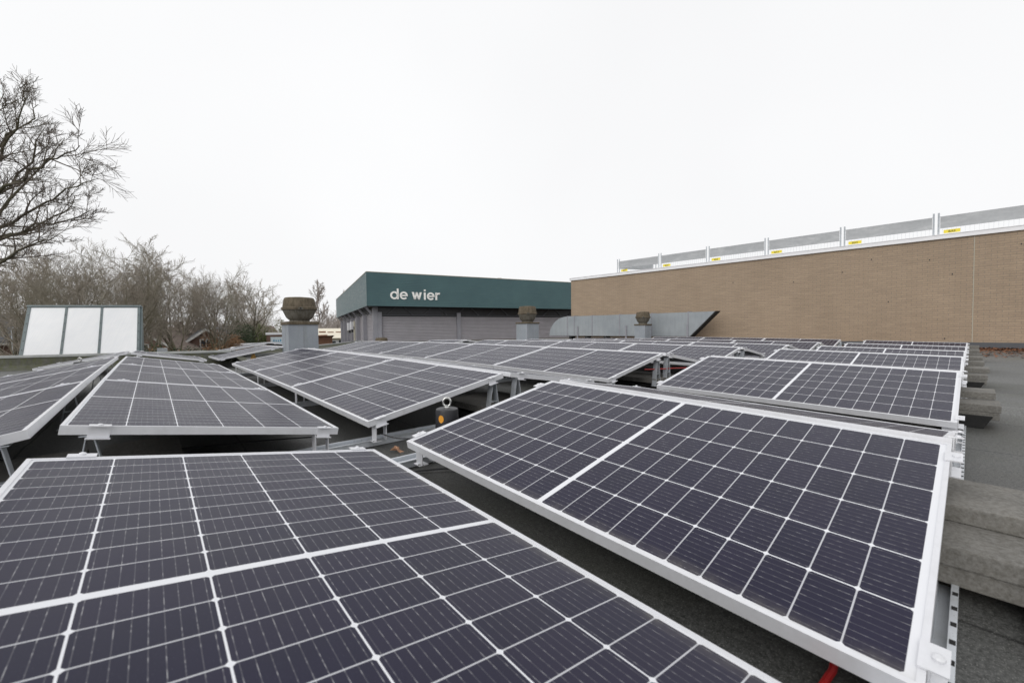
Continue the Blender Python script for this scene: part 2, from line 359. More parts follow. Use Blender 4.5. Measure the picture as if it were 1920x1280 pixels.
def empty(name, loc=(0,0,0), rz=0):
    o = bpy.data.objects.new(name, None); o.empty_display_size = .1; col.objects.link(o); o.location = loc; o.rotation_euler = (0,0,rz); return o
def children(o): return [c for c in bpy.data.objects if c.parent == o]
def copy_tree(o, parent=None):
    c = o.copy(); col.objects.link(c); c.parent = parent
    for ch in [x for x in o.children]: copy_tree(ch, c)
    return c

# ================================================================== LARGE STRUCTURE
STREET = -4.0
g = MB(); g.add([(-900,-900,STREET), (900,-900,STREET), (900,900,STREET), (-900,900,STREET)], [(0,1,2,3)])
tag(g.build('ground', 'ground'), kind='structure')
# own roof
edge = [(-7.0,11.9), (.55,9.32), (.95,12.6), (3.95,15.6), (8.3,21.6), (9.5,26), (24,24), (24,10), (22,-12), (-14,-12), (-14,14.3)]
ins = MB(); poly = [(x, y, 0) for x, y in edge]
ins.add(poly, [tuple(range(len(poly)))[::-1]])
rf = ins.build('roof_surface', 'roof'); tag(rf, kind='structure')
bw = MB()
n = len(edge)
for i in range(n):
    a, b = edge[i], edge[(i+1) % n]; bw.add([(a[0], a[1], -.02), (b[0], b[1], -.02), (b[0], b[1], STREET), (a[0], a[1], STREET)], [(0,1,2,3)])
o = bw.build('building_walls', 'redbrick'); uvwall(o); tag(o, kind='structure')
# parapet along the left edge
def parapet(pts, h, name='roof_parapet'):
    root = empty(name, (0,0,0))
    f = MB(); c = MB()
    for i in range(len(pts)-1):
        a = Vector((*pts[i], 0)); b = Vector((*pts[i+1], 0)); d = (b-a).normalized(); nn = Vector((d.y, -d.x, 0))   # inside of the roof
        prof = [(0, h-.02), (0, -.3), (.30, -.0), (.30, .004), (.16, .03), (.10, .09), (.085, h-.02)]
        L = (b-a)+d*.0
        f.prism([a+nn*x+Vector((0,0,z)) for x, z in prof], L)
        cp = [(-.04, h-.019), (-.04, h+.012), (.03, h+.03), (.09, h+.016), (.10, h-.019)]
        c.prism([a+nn*x+Vector((0,0,z)) for x, z in cp], L)
    f.build('upstand', 'parapet', root); c.build('cap', 'parcap', root)
    return root
pr = parapet([(-14,14.3), (-7,11.9), (.55,9.32)], .255)
tag(pr, 'low mossy bitumen parapet with grey cap along the left roof edge', 'parapet')
pr2 = parapet([(.55,9.36), (.95,12.6), (3.95,15.6), (8.3,21.6)], .10)
tag(pr2, 'lower dark roof edge kerb running behind the chimney towards the green building', 'parapet')

# ---------------- brick wall at the right
WA = R(93.55); wd = Vector((math.cos(WA), math.sin(WA), 0)); wn_ = Vector((-math.sin(WA), math.cos(WA), 0))   # wn_ points to -x (towards us)
W0 = Vector((16.0, -1.93, 0))
def wp(s, off=0, z=0): return W0+wd*s+wn_*off+Vector((0,0,z))    # s along wall (left is +)
S1 = 13.62; S0 = -9
HW = 3.10
bwall = empty('brick_building', W0)
def rel(o, root):                       # world-coordinates mesh under an empty
    o.parent = root; o.matrix_parent_inverse = root.matrix_world.inverted() if False else Matrix.Translation(-root.location); return o
m_ = MB(); m_.prism([wp(S1, 0, .20), wp(S0, 0, .20), wp(S0, 0, HW), wp(S1, 0, HW)], -wn_*10)
bo = m_.build('wall', 'brick'); uvwall(bo); rel(bo, bwall)
m_ = MB(); m_.prism([wp(S1, .02, 0.0), wp(S0, .02, 0.0), wp(S0, .02, .20), wp(S1, .02, .20)], -wn_*.06); rel(m_.build('plinth_flashing', 'truss'), bwall)
m_ = MB(); m_.prism([wp(S1+.05, .06, HW), wp(S0, .06, HW), wp(S0, .06, HW+.11), wp(S1+.05, .06, HW+.11)], -wn_*.35)
m_.prism([wp(S1+.05, .075, HW+.11), wp(S0, .075, HW+.11), wp(S0, .075, HW+.125), wp(S1+.05, .075, HW+.125)], -wn_*.38)
rel(m_.build('coping', 'coping'), bwall)
m_ = MB(); m_.prism([wp(S1, -.3, HW), wp(S0, -.3, HW), wp(S0, -9.9, HW), wp(S1, -9.9, HW)], (0,0,.03)); rel(m_.build('roof', 'parcap'), bwall)
m_ = MB(); m_.prism([wp(.11, .002, .2), wp(.095, .002, .2), wp(.095, .002, HW), wp(.11, .002, HW)], -wn_*.01); rel(m_.build('expansion_joint', 'board'), bwall)
for s_, z_ in ((-.7,2.75), (.95,2.55), (2.2,2.72), (4.2,2.2), (.5,2.1), (-1.6,2.5), (2.9,2.4), (6.1,2.35), (.62,.3), (1.8,1.4)):
    wt = MB(); wt.box(wp(s_, .006, z_), (.02, .02, .035)); rel(wt.build('weep_hole', 'dark'), bwall)
tag(bwall, 'long buff brick wall with white coping beyond the solar panels on the right', 'building')

# temporary fence on top
fy = [11.02, 9.03, 7.07, 5.05, 2.92, .83, -1.32]      # gaps between panels, in s
def fence_panel(sa, sb):
    root = empty('fence_panel', wp(sa, -.16, 0))
    zb = HW+.04; zt = 3.86
    p = MB(); p.tube([wp(sa, -.16, zb), wp(sa, -.16, zt+.01)], .021, 8); rel(p.build('post', 'galv', smooth=True), root)
    p = MB(); p.tube([wp(sb, -.16, zb), wp(sb, -.16, zt+.01)], .021, 8); rel(p.build('post', 'galv', smooth=True), root)
    q = MB(); q.prism([wp(sa-.03, -.150, 3.435), wp(sb+.03, -.150, 3.435), wp(sb+.03, -.150, 3.755), wp(sa-.03, -.150, 3.755)], -wn_*.004)
    q.tube([wp(sa-.02, -.158, 3.757), wp(sb+.02, -.158, 3.757)], .008, 6); q.tube([wp(sa-.02, -.158, 3.433), wp(sb+.02, -.158, 3.433)], .007, 6)
    rel(q.build('kick_plate', 'plate'), root)
    r_ = MB(); k = 24; L = abs(sb-sa)
    for i in range(1, k): s_ = sa+(sb-sa)*i/k; r_.bar(wp(s_, -.168, zb), wp(s_, -.168, 3.44), .0035, .0035)
    r_.bar(wp(sa, -.171, zb+.09), wp(sb, -.171, zb+.09), .004, .004)
    rel(r_.build('wire_mesh', 'galv'), root)
    st = sb+ (sa-sb)*.985
    t = MB(); t.prism([wp(sa-.10, -.14, 3.275), wp(sa-.42, -.14, 3.275), wp(sa-.42, -.14, 3.37), wp(sa-.10, -.14, 3.37)], -wn_*.004); tg = t.build('name_tag', 'yellow'); rel(tg, root)
    cu = bpy.data.curves.new('lettering', 'FONT'); cu.body = 'BAS'; cu.size = .085; cu.align_x = 'CENTER'; cu.extrude = .002; cu.resolution_u = 2
    X_ = -wd; Z_ = Vector((0,0,1)); Mx = Matrix((X_, Z_, wn_)).transposed().to_4x4(); Mx.translation = wp(sa-.26, -.135, 3.292)
    to = bpy.data.objects.new('lettering_tmp', cu); col.objects.link(to); bpy.context.view_layer.update()
    me = bpy.data.meshes.new_from_object(to); bpy.data.objects.remove(to); me.transform(Mx); me.materials.clear(); me.materials.append(MAT['tagink'])
    lo = bpy.data.objects.new('lettering', me); col.objects.link(lo); lo.parent = tg
    return root
where = ['farthest left', 'second from left', 'third from left', 'fourth from left', 'fifth from left', 'rightmost']
for i in range(6):
    fp = fence_panel(fy[i]-.05, fy[i+1]+.05)
    tag(fp, 'galvanised fence panel with yellow tag on brick roof, '+where[i], 'fence', 'fence panels on the brick roof edge')
# return leg of the fence at the left end
root = empty('fence_panel', wp(11.05, -.16, 0)); q = MB()
q.prism([wp(11.03, -.20, 3.435), wp(10.2, -1.9, 3.435), wp(10.2, -1.9, 3.755), wp(11.03, -.20, 3.755)], wd*.006); rel(q.build('kick_plate', 'plate'), root)
for s_, o_ in ((11.07, -.16), (10.2, -1.92), (10.05, -1.92)):
    p = MB(); p.tube([wp(s_, o_, HW+.03), wp(s_, o_, 3.87)], .021, 8); rel(p.build('post', 'galv', smooth=True), root)
tag(root, 'fence panel turning back across the roof from the left corner post', 'fence', 'fence panels on the brick roof edge')

# ---------------- ventilation duct in front of the wall
DO = 1.0
def dp(s, z, off=DO): return wp(s, off, z)
sh = lambda y: (y+1.93)/math.sin(WA)
zt, zb = 1.265, .345
arc = [dp(sh(11.2)+1.07*math.sin(a), zb+(zt-zb)*math.cos(a)) for a in [R(x) for x in range(0, 91, 9)]]
prof = arc[:]+[dp(sh(5.37), zb), dp(sh(4.45), zt)]
duct = empty('ventilation_duct', dp(sh(8), 0))
m_ = MB(); m_.prism(prof, -wn_*.36); rel(m_.build('duct_body', 'duct'), duct)
for y in (11.15, 10.75, 9.75, 8.35, 6.9, 5.43):
    f = MB(); s_ = sh(y); f.prism([dp(s_+.018, zb-.012, DO+.012), dp(s_-.018, zb-.012, DO+.012), dp(s_-.018, zt+.025, DO+.012), dp(s_+.018, zt+.025, DO+.012)], -wn_*.39)
    rel(f.build('flange', 'column'), duct)
f = MB(); f.prism([dp(sh(5.37)-.0, zb-.02, DO+.02), dp(sh(5.37)-.05, zb-.02, DO+.02), dp(sh(4.45)-.06, zt+.012, DO+.02), dp(sh(4.45), zt+.012, DO+.02)], -wn_*.40)
rel(f.build('dark_end_strip', 'rubber'), duct)  # near-black strip over the slanted duct end
for y in (10.55, 8.03, 5.45):
    f = MB(); s_ = sh(y); f.prism([dp(s_+.03, 0, DO+.035), dp(s_-.03, 0, DO+.035), dp(s_-.03, .80, DO+.035), dp(s_+.03, .80, DO+.035)], -wn_*.018)
    rel(f.build('support_post', 'column'), duct)
for y in (11.0, 10.1, 9.1, 7.6, 6.4):
    f = MB(); f.box(dp(sh(y), zb/2-.01, DO-.18), (.3,.14,zb-.02)); rel(f.build('support_block', 'rubber'), duct)
tag(duct, 'grey sheet metal ventilation duct with rounded left end in front of brick wall', 'duct')

# ---------------- green building
GA = R(-14.2); G0 = Vector((8.775, 21.9, 0))
gb = empty('green_building', G0, GA)
def gl(name, mat, mb, parent=gb, **k): return mb.build(name, mat, parent, **k)
LX, LY = 22.0, 24.0; ZF0, ZF1 = 2.16, 4.14
f = MB(); nb = 20
for i in range(nb):                     # lapped boards
    z0 = ZF0+(ZF1-ZF0)*i/nb; z1 = ZF0+(ZF1-ZF0)*(i+1)/nb
    f.add([(0,-.02,z0),(LX,-.02,z0),(LX,0,z1),(0,0,z1)], [(0,1,2,3)])
    f.add([(0,-.02,z0),(LX,-.02,z0),(LX,.0,z0),(0,.0,z0)], [(0,1,2,3)])
gl('front_fascia', 'green', f)
f = MB()
for i in range(nb):
    z0 = ZF0+(ZF1-ZF0)*i/nb; z1 = ZF0+(ZF1-ZF0)*(i+1)/nb
    f.add([(-.02,0,z0),(-.02,LY,z0),(0,LY,z1),(0,0,z1)], [(0,1,2,3)])
    f.add([(-.02,0,z0),(-.02,LY,z0),(0,LY,z0),(0,0,z0)], [(0,1,2,3)])
gl('side_fascia', 'green', f)
f = MB(); f.span(.002,LX,.002,LY,ZF1-.05,ZF1+.012); gl('roof', 'parcap', f)
f = MB(); f.span(-.03,LX,-.03,.05,ZF1+.013,ZF1+.045); f.span(-.03,.05,.051,LY,ZF1+.013,ZF1+.045); gl('roof_trim', 'board', f)
f = MB(); f.span(-.028,.012,-.028,-.021,ZF0-.01,ZF1); gl('corner_trim', 'green', f)
f = MB(); f.span(.03,LX,.03,LY,ZF0+.03,ZF0+.08); gl('soffit', 'truss', f)
# walls: siding as ribbed sheets
def ribs(x0, x1, z0, z1, y, step=.098):
    m = MB(); k = int((z1-z0)/step)
    for i in range(k):
        a = z0+i*step; m.add([(x0,y,a),(x1,y,a),(x1,y-.045,a+step*.25),(x0,y-.045,a+step*.25),(x1,y-.045,a+step*.75),(x0,y-.045,a+step*.75),(x1,y,a+step),(x0,y,a+step)], [(0,1,2,3),(3,2,4,5),(5,4,6,7)])
    return m
cols = [.45, 6.03, 11.6, 17.2]
for i, c in enumerate(cols):
    x1 = cols[i+1]-.14 if i < 3 else LX
    gl('siding_panel', 'shutter', ribs(c+.55 if i == 0 else c+.14, x1, -.6, 1.62, 1.0))
    w_ = MB()
    if i == 0: w_.span(.45,.74,.92,1.25,-1.2,2.15)
    w_.span(.745 if i == 0 else c-.13, .97 if i == 0 else c+.13, .86, 1.0, -1.2, 1.83)
    gl('column', 'column', w_)
f = MB(); f.span(.5,LX,1.06,1.1,-1,1.62); f.span(.5, LX, 1.05, 1.12, 1.62, ZF0+.03); gl('clerestory_band', 'dark', f)
tr = MB(); random.seed(3)
for i in range(9):
    x = 1.3+i*2.3; tr.bar((x,1.0,1.66),(x+.55,1.02,2.14),.05,.05); tr.bar((x+1.65,1.0,1.66),(x+1.1,1.02,2.14),.05,.05)
tr.bar((1,1.0,1.65),(LX,1.0,1.65),.05,.05)
gl('roof_truss', 'truss', tr)
ys = [1.1, 4.45, 8.35, 12.08, 15.66, 18.9, 22.5]
for i, y in enumerate(ys):
    y1 = ys[i+1] if i < 6 else LY
    m = MB(); k = int(2.75/.098)
    for j in range(k):
        a = -.95+j*.098; m.add([(.60,y,a),(.60,y1,a),(.558,y1,a+.025),(.558,y,a+.025),(.558,y1,a+.073),(.558,y,a+.073),(.60,y1,a+.098),(.60,y,a+.098)], [(0,1,2,3),(3,2,4,5),(5,4,6,7)])
    gl('siding_panel', 'shutter', m)
    if i: w_ = MB(); w_.span(.30,.56,y-.16,y+.16,-4,1.75); gl('column', 'column', w_)
    w_ = MB(); w_.bar((.38,y,1.72),(.04,y-.05,ZF0),.05,.12); gl('eaves_bracket', 'column', w_)
    for q in (1, 2): w_ = MB(); yy = y+(y1-y)*q/3; w_.bar((.5,yy,1.72),(.04,yy-.05,ZF0),.04,.05); gl('eaves_bracket', 'truss', w_)
f = MB(); f.span(.62,.66,1.1,LY,-4,ZF0); gl('side_backing', 'dark', f)
tag(gb, 'dark green clad hall with white lettering above grey ribbed walls', 'building')
# lettering de wier
LET = MB(); EM = .64
def lq(poly, x0): LET.prism([(x0+px*EM, -.055, 2.585+pz*EM) for px, pz in poly], (0, .05, 0))
def larc(x0, cx, cz, rx, rz, t, a0, a1, n=22):     # elliptical band of stroke t
    for k in range(n):
        a, b = R(a0+(a1-a0)*k/n), R(a0+(a1-a0)*(k+1)/n)
        lq([(cx+rx*math.cos(a), cz+rz*math.sin(a)), (cx+rx*math.cos(b), cz+rz*math.sin(b)), (cx+(rx-t)*math.cos(b), cz+(rz-t*.92)*math.sin(b)), (cx+(rx-t)*math.cos(a), cz+(rz-t*.92)*math.sin(a))], x0)
def lrect(x0, a, b, c, d): lq([(a,c),(b,c),(b,d),(a,d)], x0)
T = .168
def l_d(x): larc(x,.385,.36,.385,.375,T,0,360,30); lrect(x,.62,.79,0,1.0)
def l_e(x): larc(x,.385,.36,.385,.375,T,0,318,30); lrect(x,.10,.765,.295,.425)
def l_w(x):
    for (a, b, c, d) in ((0,.30,.20,.0),(.40,.30,.60,.0),(.40,.70,.60,.0),(.80,.70,1.0,.0)): pass
    lq([(0,.72),(.205,.72),(.37,0),(.215,0)], x); lq([(.405,.72),(.575,.72),(.37,0),(.215,0)], x); lq([(.405,.72),(.575,.72),(.765,0),(.61,0)], x); lq([(.775,.72),(.98,.72),(.765,0),(.61,0)], x)
def l_i(x): lrect(x,0,.175,0,.72); lrect(x,0,.175,.84,1.0)
def l_r(x): lrect(x,0,.175,0,.72); larc(x,.40,.42,.40,.31,T,80,180,10); lrect(x,.395,.47,.55,.735)
X0 = 1.33; l_d(X0); l_e(X0+.57); l_w(X0+1.31); l_i(X0+2.07); l_e(X0+2.26); l_r(X0+2.81)
LET.build('lettering', 'white', gb)
# items by the green building's side wall
def at_g(x, y, z=0): return Vector((G0.x+math.cos(GA)*x-math.sin(GA)*y, G0.y+math.sin(GA)*x+math.cos(GA)*y, z))
for i, (y, zc, s_) in enumerate(((12.6,1.02,1.0), (10.4,1.08,.85))):
    t = empty('inverter', at_g(.2, y, zc), GA)
    b = MB(); b.span(-.12,.12,-.52*s_,.52*s_,-.30,.34); b.build('casing', 'invert', t, bevel=.02)
    b = MB(); b.span(-.08,.10,-.44*s_,.44*s_,-.52,-.30); b.build('cable_box', 'black', t)
    tag(t, ('larger white inverter box on the hall side wall, far one' if i == 0 else 'smaller white inverter box nearer the hall corner'), 'inverter', 'inverters on the side wall')
t = empty('notice_board', at_g(.22, 8.9, .9), GA); b = MB(); b.span(-.03,.03,-.35,.35,-1.0,.55); b.build('board', 'board', t)
b = MB(); b.span(-.06,-.03,-.25,.2,-.1,.1); b.build('switch', 'black', t)
tag(t, 'tall beige mounting board fixed to grey side wall', 'board')
t = empty('cardboard_box', at_g(-2.2, 9.6, -.55), GA+.2); b = MB(); b.span(-.75,.75,-.5,.5,0,.72); b.build('carton', 'cardboard', t, bevel=.015)
b = MB(); b.add([(-.75,-.5,.722),(.75,-.5,.722),(.8,-.9,.9),(-.7,-.9,.86)], [(0,1,2,3)]); b.add([(-.75,.5,.722),(.75,.5,.722),(.7,.8,.95),(-.8,.8,.9)], [(0,1,2,3)]); b.build('flap', 'cardboard', t)
tag(t, 'big brown cardboard box left open beside the hall corner', 'box')
for i, (x, y) in enumerate(((-4.1, 10.6), (-2.9, 13.3))):
    t = empty('cable_reel_stand', at_g(x, y, -.62), .3)
    for sx in (-.35, .35):
        b = MB(); b.bar((sx,-.35,0),(sx,0,.62),.07,.07); b.bar((sx,.35,0),(sx,0,.62),.07,.07); b.bar((sx,-.3,.1),(sx,.3,.1),.05,.05); b.build('leg', 'redpaint', t)
    b = MB(); v0 = len(b.v); b.tube([(-.3,0,.75),(.3,0,.75)], .26, 14); b.build('reel', 'galv', t, smooth=True)
    b = MB(); b.tube([(-.2,0,.75),(.2,0,.75)], .31, 14); b.build('cable', 'black', t, smooth=True)
    tag(t, ('grey cable reel on red trestle legs, left one before the white hall' if i == 0 else 'grey cable reel on red legs, right one by the hall wall'), 'cable reel', 'cable reels on red stands')
# domed roof fan on the green roof
t = empty('roof_dome', at_g(9.9, 2.6, ZF1)); b = MB(); b.lathe([(.5,0),(.52,.12),(.55,.14),(.45,.30),(.22,.40),(.0,.42)], 18); b.build('dome', 'moss', t, smooth=True)
tag(t, 'small weathered dome vent on the green hall roof', 'vent')

# ---------------- skylight lean-to at the left
hd = Vector((.8594, -.5113, 0)); ld = Vector((.023, .613, .790)).normalized()
BL = Vector((-3.453, 15.235, .089)); SW, SH = 2.74, 1.76
BL = BL-ld*1.1; SH += 1.1
nn = hd.cross(ld).normalized()         # outward normal
sk = empty('skylight', BL)
Rm = Matrix((hd, ld, nn)).transposed()
def skp(x, y, z=0): return BL+hd*x+ld*y+nn*z
w3 = SW/3
xb = [0, .905, 1.79, SW]
for i in range(3):
    m = MB(); m.prism([skp(xb[i]+.02,.0,0), skp(xb[i+1]-.02,.0,0), skp(xb[i+1]-.02,SH-.05,0), skp(xb[i]+.02,SH-.05,0)], nn*.02); o = m.build('polycarbonate_sheet', 'poly'); uvbox(o, hd, ld, BL+hd*i*3); rel(o, sk)
for i, x in enumerate(xb):
    m = MB(); ww = .06 if i in (1, 2) else .065
    m.prism([skp(x-ww/2,-.02,-.01), skp(x+ww/2,-.02,-.01), skp(x+ww/2,SH,-.01), skp(x-ww/2,SH,-.01)], nn*.045); rel(m.build('glazing_bar', 'skyframe'), sk)
    m = MB()
    for j in range(9): m.box(skp(x, .35+j*.31, .038), (.02,.02,.010), Rm)
    rel(m.build('rivets', 'black'), sk)
m = MB(); m.prism([skp(-.06,SH-.035,-.05), skp(SW+.06,SH-.035,-.05), skp(SW+.06,SH+.03,-.05), skp(-.06,SH+.03,-.05)], nn*.10); rel(m.build('ridge_bar', 'skyframe'), sk)
bk = Vector((-hd.y, hd.x, 0))           # horizontal back direction
m = MB(); top = skp(SW+.02, SH); bot = skp(SW+.02, 0); 
m.prism([bot, top, Vector((top.x,top.y,bot.z))], hd*.06)
top = skp(-.02, SH); bot = skp(-.02, 0); m.prism([bot, top, Vector((top.x,top.y,bot.z))], -hd*.06); rel(m.build('side_cheek', 'skyframe'), sk)
tag(sk, 'leaning rooflight of three white translucent sheets in grey green frames', 'skylight')
# the low wing it stands on
t = empty('annex_building', (-2, 16, 0)); b = MB(); b.span(-4.6,1.2,-.4,4.5,STREET,-.75); rel(b.build('wall', 'redbrick'), t); t.children[0].matrix_parent_inverse = Matrix(); 
uvwall(t.children[0]); b = MB(); b.span(-4.7,1.3,-.5,4.6,-.75,-.66); b.build('roof', 'parcap', t)
t.rotation_euler.z = math.atan2(hd.y, hd.x)
tag(t, 'low flat roofed wing beneath the leaning rooflight', 'building')

# ================================================================== SOLAR ARRAY
TILT, GV, GR_, GAISLE, H0 = .18432, .22961, .08115, .49355, .25
DZ = [-.00564, 0, .0196, -.01838, -.07806, -.11716, -.13204]; DX = [.06927, 0, -.00818, -.01637, .0034, .02223, .00208]
WC, WS = PW*math.cos(TILT), PW*math.sin(TILT)
def corner(r, e, y, blk, ex=0, ez=0):
    P = 2*WC+GR_+GV; k = (r-2)//2 if r % 2 == 0 else (r-3)//2; b = GV/2+P*k
    x = (b if e == 'l' else b+WC) if r % 2 == 0 else (b+WC+GR_ if e == 'h' else b+2*WC+GR_)
    z = H0+(WS if e == 'h' else 0); gi = r//2 if r >= 2 else 0
    z += DZ[gi]; x += DX[gi]
    if blk == 'n':
        z += .00309*y+(.00684*y if gi == 1 else 0); 
        if gi < 2: x -= .0073
    else: yy = y-GAISLE; z += -.00027*yy-.00207*yy*yy
    z += .0075*x+.0179*y
    if r % 2 and r > 1 and e == 'l': z += .024
    return Vector((x+ex, y, z-.09+ez))
# shared meshes (local: X length, Y up-slope, Z normal, top of frame at z=0)
FT = .035
fm = MB(); lp = .011
fm.span(0,PL,0,lp,-FT,0); fm.span(0,PL,PW-lp,PW,-FT,0); fm.span(0,lp,lp,PW-lp,-FT,0); fm.span(PL-lp,PL,lp,PW-lp,-FT,0)
me_frame = fm.mesh('frame', 'alu')
gm = MB(); gm.span(lp-.001,PL-lp+.001,lp-.001,PW-lp+.001,-.009,-.0025); me_glass = gm.mesh('laminate', 'cells')
ul = me_glass.uv_layers.new(name='UVMap')
for p_ in me_glass.polygons:
    for li in p_.loop_indices: q = me_glass.vertices[me_glass.loops[li].vertex_index].co; ul.data[li].uv = (q.x, q.y)
jm = MB(); jm.span(PL/2-.05,PL/2+.05,PW-.14,PW-.06,-.03,-.0095); me_jbox = jm.mesh('junction_box', 'black')
def clamp_mesh():
    m = MB(); m.span(-.026,.0,-.032,.032,.0006,.0046); m.span(0,.012,-.032,.032,.0006,.0046)     # top lip over the frame, end at x<0
    m.span(-.004,-.0006,-.032,.032,-.045,.0004); m.span(-.024,-.0006,-.036,.036,-.049,-.0454)
    m.lathe([(.009,.0047),(.009,.009),(.005,.0115)], 10, (-.012,0,0)); return m.mesh('clamp', 'alu')
me_clamp = clamp_mesh()
def bkt_mesh():
    m = MB(); m.span(-.055,-.004,-.03,.03,-.053,-.0495); m.span(-.052,-.048,-.026,.026,-.10,-.05); m.span(-.011,-.007,-.026,.026,-.10,-.05)
    return m.mesh('bracket', 'galv')
me_bkt = bkt_mesh()
def link(name, me, parent, mat=None):
    o = bpy.data.objects.new(name, me); col.objects.link(o); o.parent = parent
    if mat is not None: o.matrix_local = mat
    return o
proto = {}
def panel(r, y0, y1, blk, label, group, clamps=True, ex=0, ez=0, lscale=1.0):
    """y0 < y1; frame runs from y0 to y1"""
    La = corner(r, 'l', y0, blk, ex, ez); Lb = corner(r, 'l', y1, blk, ex, ez); Ha = corner(r, 'h', y0, blk, ex, ez); Hb = corner(r, 'h', y1, blk, ex, ez)
    if r % 2 == 0: o0, o1, h0 = Lb, La, Hb      # X = -y
    else: o0, o1, h0 = La, Lb, Ha
    X = (o1-o0).normalized(); Y = (h0-o0); Y = (Y-X*Y.dot(X)).normalized(); Z = X.cross(Y)
    root = empty('solar_panel'); Mx = Matrix((X*lscale, Y, Z)).transposed().to_4x4(); Mx.translation = o0; root.matrix_world = Mx
    link('frame', me_frame, root); link('laminate', me_glass, root); link('junction_box', me_jbox, root)
    if clamps:
        for side in (0, 1):
            for v in (.075, PW-.11):
                mm = Matrix.Translation((0, v, 0)) if side == 0 else Matrix.Translation((PL, v, 0)) @ Matrix.Rotation(math.pi, 4, 'Z')
                c = link('clamp', me_clamp, root, mm)
    tag(root, label, 'solar panel', group); return root
rowname = {0:'in the leftmost row', 1:'falling right just left of the first valley', 2:'rising right from the first valley', 3:'falling right behind the first ridge',
           4:'rising to the second ridge', 5:'falling right behind the second ridge', 6:'rising to the third ridge', 7:'falling right behind the third ridge', 8:'rising to the fourth ridge', 9:'falling right behind the fourth ridge',
           10:'rising to the fifth ridge', 11:'falling right behind the fifth ridge', 12:'rising to the last ridge'}
NB = 'solar panels in the near block'; FB = 'solar panels beyond the aisle'
special = {1:'huge foreground solar panel at bottom left, sloping down to the right', 2:'large foreground solar panel at lower right with twenty cell columns'}
for r in range(1, 13):
    panel(r, -PL, 0, 'n', special.get(r, 'near solar panel beside the open roof, '+rowname[r]), NB)
cnt = {0:3, 1:3, 2:3, 3:3, 4:5, 5:5, 6:3, 7:3, 8:4, 9:4, 10:4, 11:3, 12:3}
ordn = ['first past the aisle', 'second past the aisle', 'third past the aisle', 'fourth past the aisle', 'fifth past the aisle']
STEP = PL+.02
for r, k in cnt.items():
    for i in range(k):
        panel(r, GAISLE+i*STEP, GAISLE+i*STEP+PL, 'f', 'solar panel %s, %s' % (rowname[r], ordn[i]), FB)
for r in (6, 7): panel(r, GAISLE+3*STEP, GAISLE+3*STEP+PL*.55, 'f', 'short solar panel at the far row end, %s' % rowname[r], FB, lscale=.55, clamps=False)
y3 = GAISLE+4*STEP
for r in (0, 1, 2, 3):
    panel(r, y3, y3+PL, 'f', 'far solar panel near the left parapet, '+rowname[r], 'solar panels in the far left block')
for r in (6, 7):
    panel(r, y3+.1, y3+.1+PL, 'f', 'far panel before the grey siding, '+rowname[r], 'solar panels in the far block')
for r in (2, 3):
    panel(r, 11.3, 11.3+PL, 'f', 'most distant solar panel behind the big vent, '+rowname[r], 'solar panels in the far left block', ex=.50, ez=.0+.08)

# ---- ridge supports (A-frames) and rails
def aframe_mesh(h):
    m = MB(); y0, y1 = -.026, .026
    for s in (-1, 1):
        m.add([(s*.055,y0,0),(s*.055,y1,0),(s*.012,y1,h),(s*.012,y0,h),(s*.055-.004*s,y0,0),(s*.055-.004*s,y1,0),(s*.008,y1,h),(s*.008,y0,h)], [(0,1,2,3),(4,5,6,7),(0,1,5,4),(3,2,6,7),(0,3,7,4),(1,2,6,5)])
    m.span(-.036,.036,y0+.003,y1-.003,h*.42,h*.42+.004); m.span(-.07,.07,y0,y1,-.004,0); m.span(-.03,.03,y0-.004,y1+.004,h,h+.004)
    return m.mesh('leg_frame', 'galv')
def support(x, y, z0, z1, label):
    h = round(z1-z0, 2)
    if h not in proto: proto[h] = aframe_mesh(h)
    t = empty('ridge_support', (x, y, z0)); link('leg_frame', proto[h], t)
    tag(t, label, 'support bracket', 'supports under the panel ridges'); return t
def rail(x0, x1, y, z, label):
    t = empty('mounting_rail', (x0, y, z)); L = x1-x0; m = MB()
    m.span(0,L,-.04,.04,0,.003); m.span(0,L,-.04,-.037,.003,.036); m.span(0,L,.037,.04,.003,.036)
    m.span(0,L,-.05,-.037,.036,.039); m.span(0,L,.037,.05,.036,.039); m.span(0,L,-.014,.014,.003,.024); m.build('profile', 'rail', t)
    m = MB(); k = max(1, int(L/.45))
    for i in range(k): m.lathe([(.009,.024),(.009,.032),(.005,.036)], 8, (.12+i*.45,0,0))
    m.build('bolt', 'steel', t)
    if y < -1.5 and x0 < 3:
        for i in range(int(L/.075)): m = MB(); m.span(.03+i*.075,.048+i*.075,-.049,-.0395,.0391,.0396); m.build('slot', 'rubber', t)
    tag(t, label, 'rail', 'aluminium rails on the roof'); return t
def foot(x, y, z0, z1, label):       # low bracket under the low edge
    t = empty('low_support', (x, y, z0)); h = z1-z0; m = MB()
    m.span(-.035,-.031,-.03,.03,0,h); m.span(.031,.035,-.022,.022,0,h); m.span(-.035,.035,-.022,.022,h,h+.003); m.span(-.05,.0,-.03,.03,-.003,0); m.build('bracket_plate', 'alu', t)
    m = MB(); m.lathe([(.006,.001),(.006,.006)], 8, (-.043,-.015,0)); m.build('bolt', 'steel', t)
    tag(t, label, 'support bracket', 'low brackets at the valley edges'); return t
PITCHX = 2*WC+GR_+GV
def ridge_x(j): return GV/2+WC+GR_/2+PITCHX*j            # j=-1 first left ridge
def valley_x(j): return PITCHX*j
nm = ['leftmost', 'first', 'second', 'third', 'fourth', 'fifth', 'last']
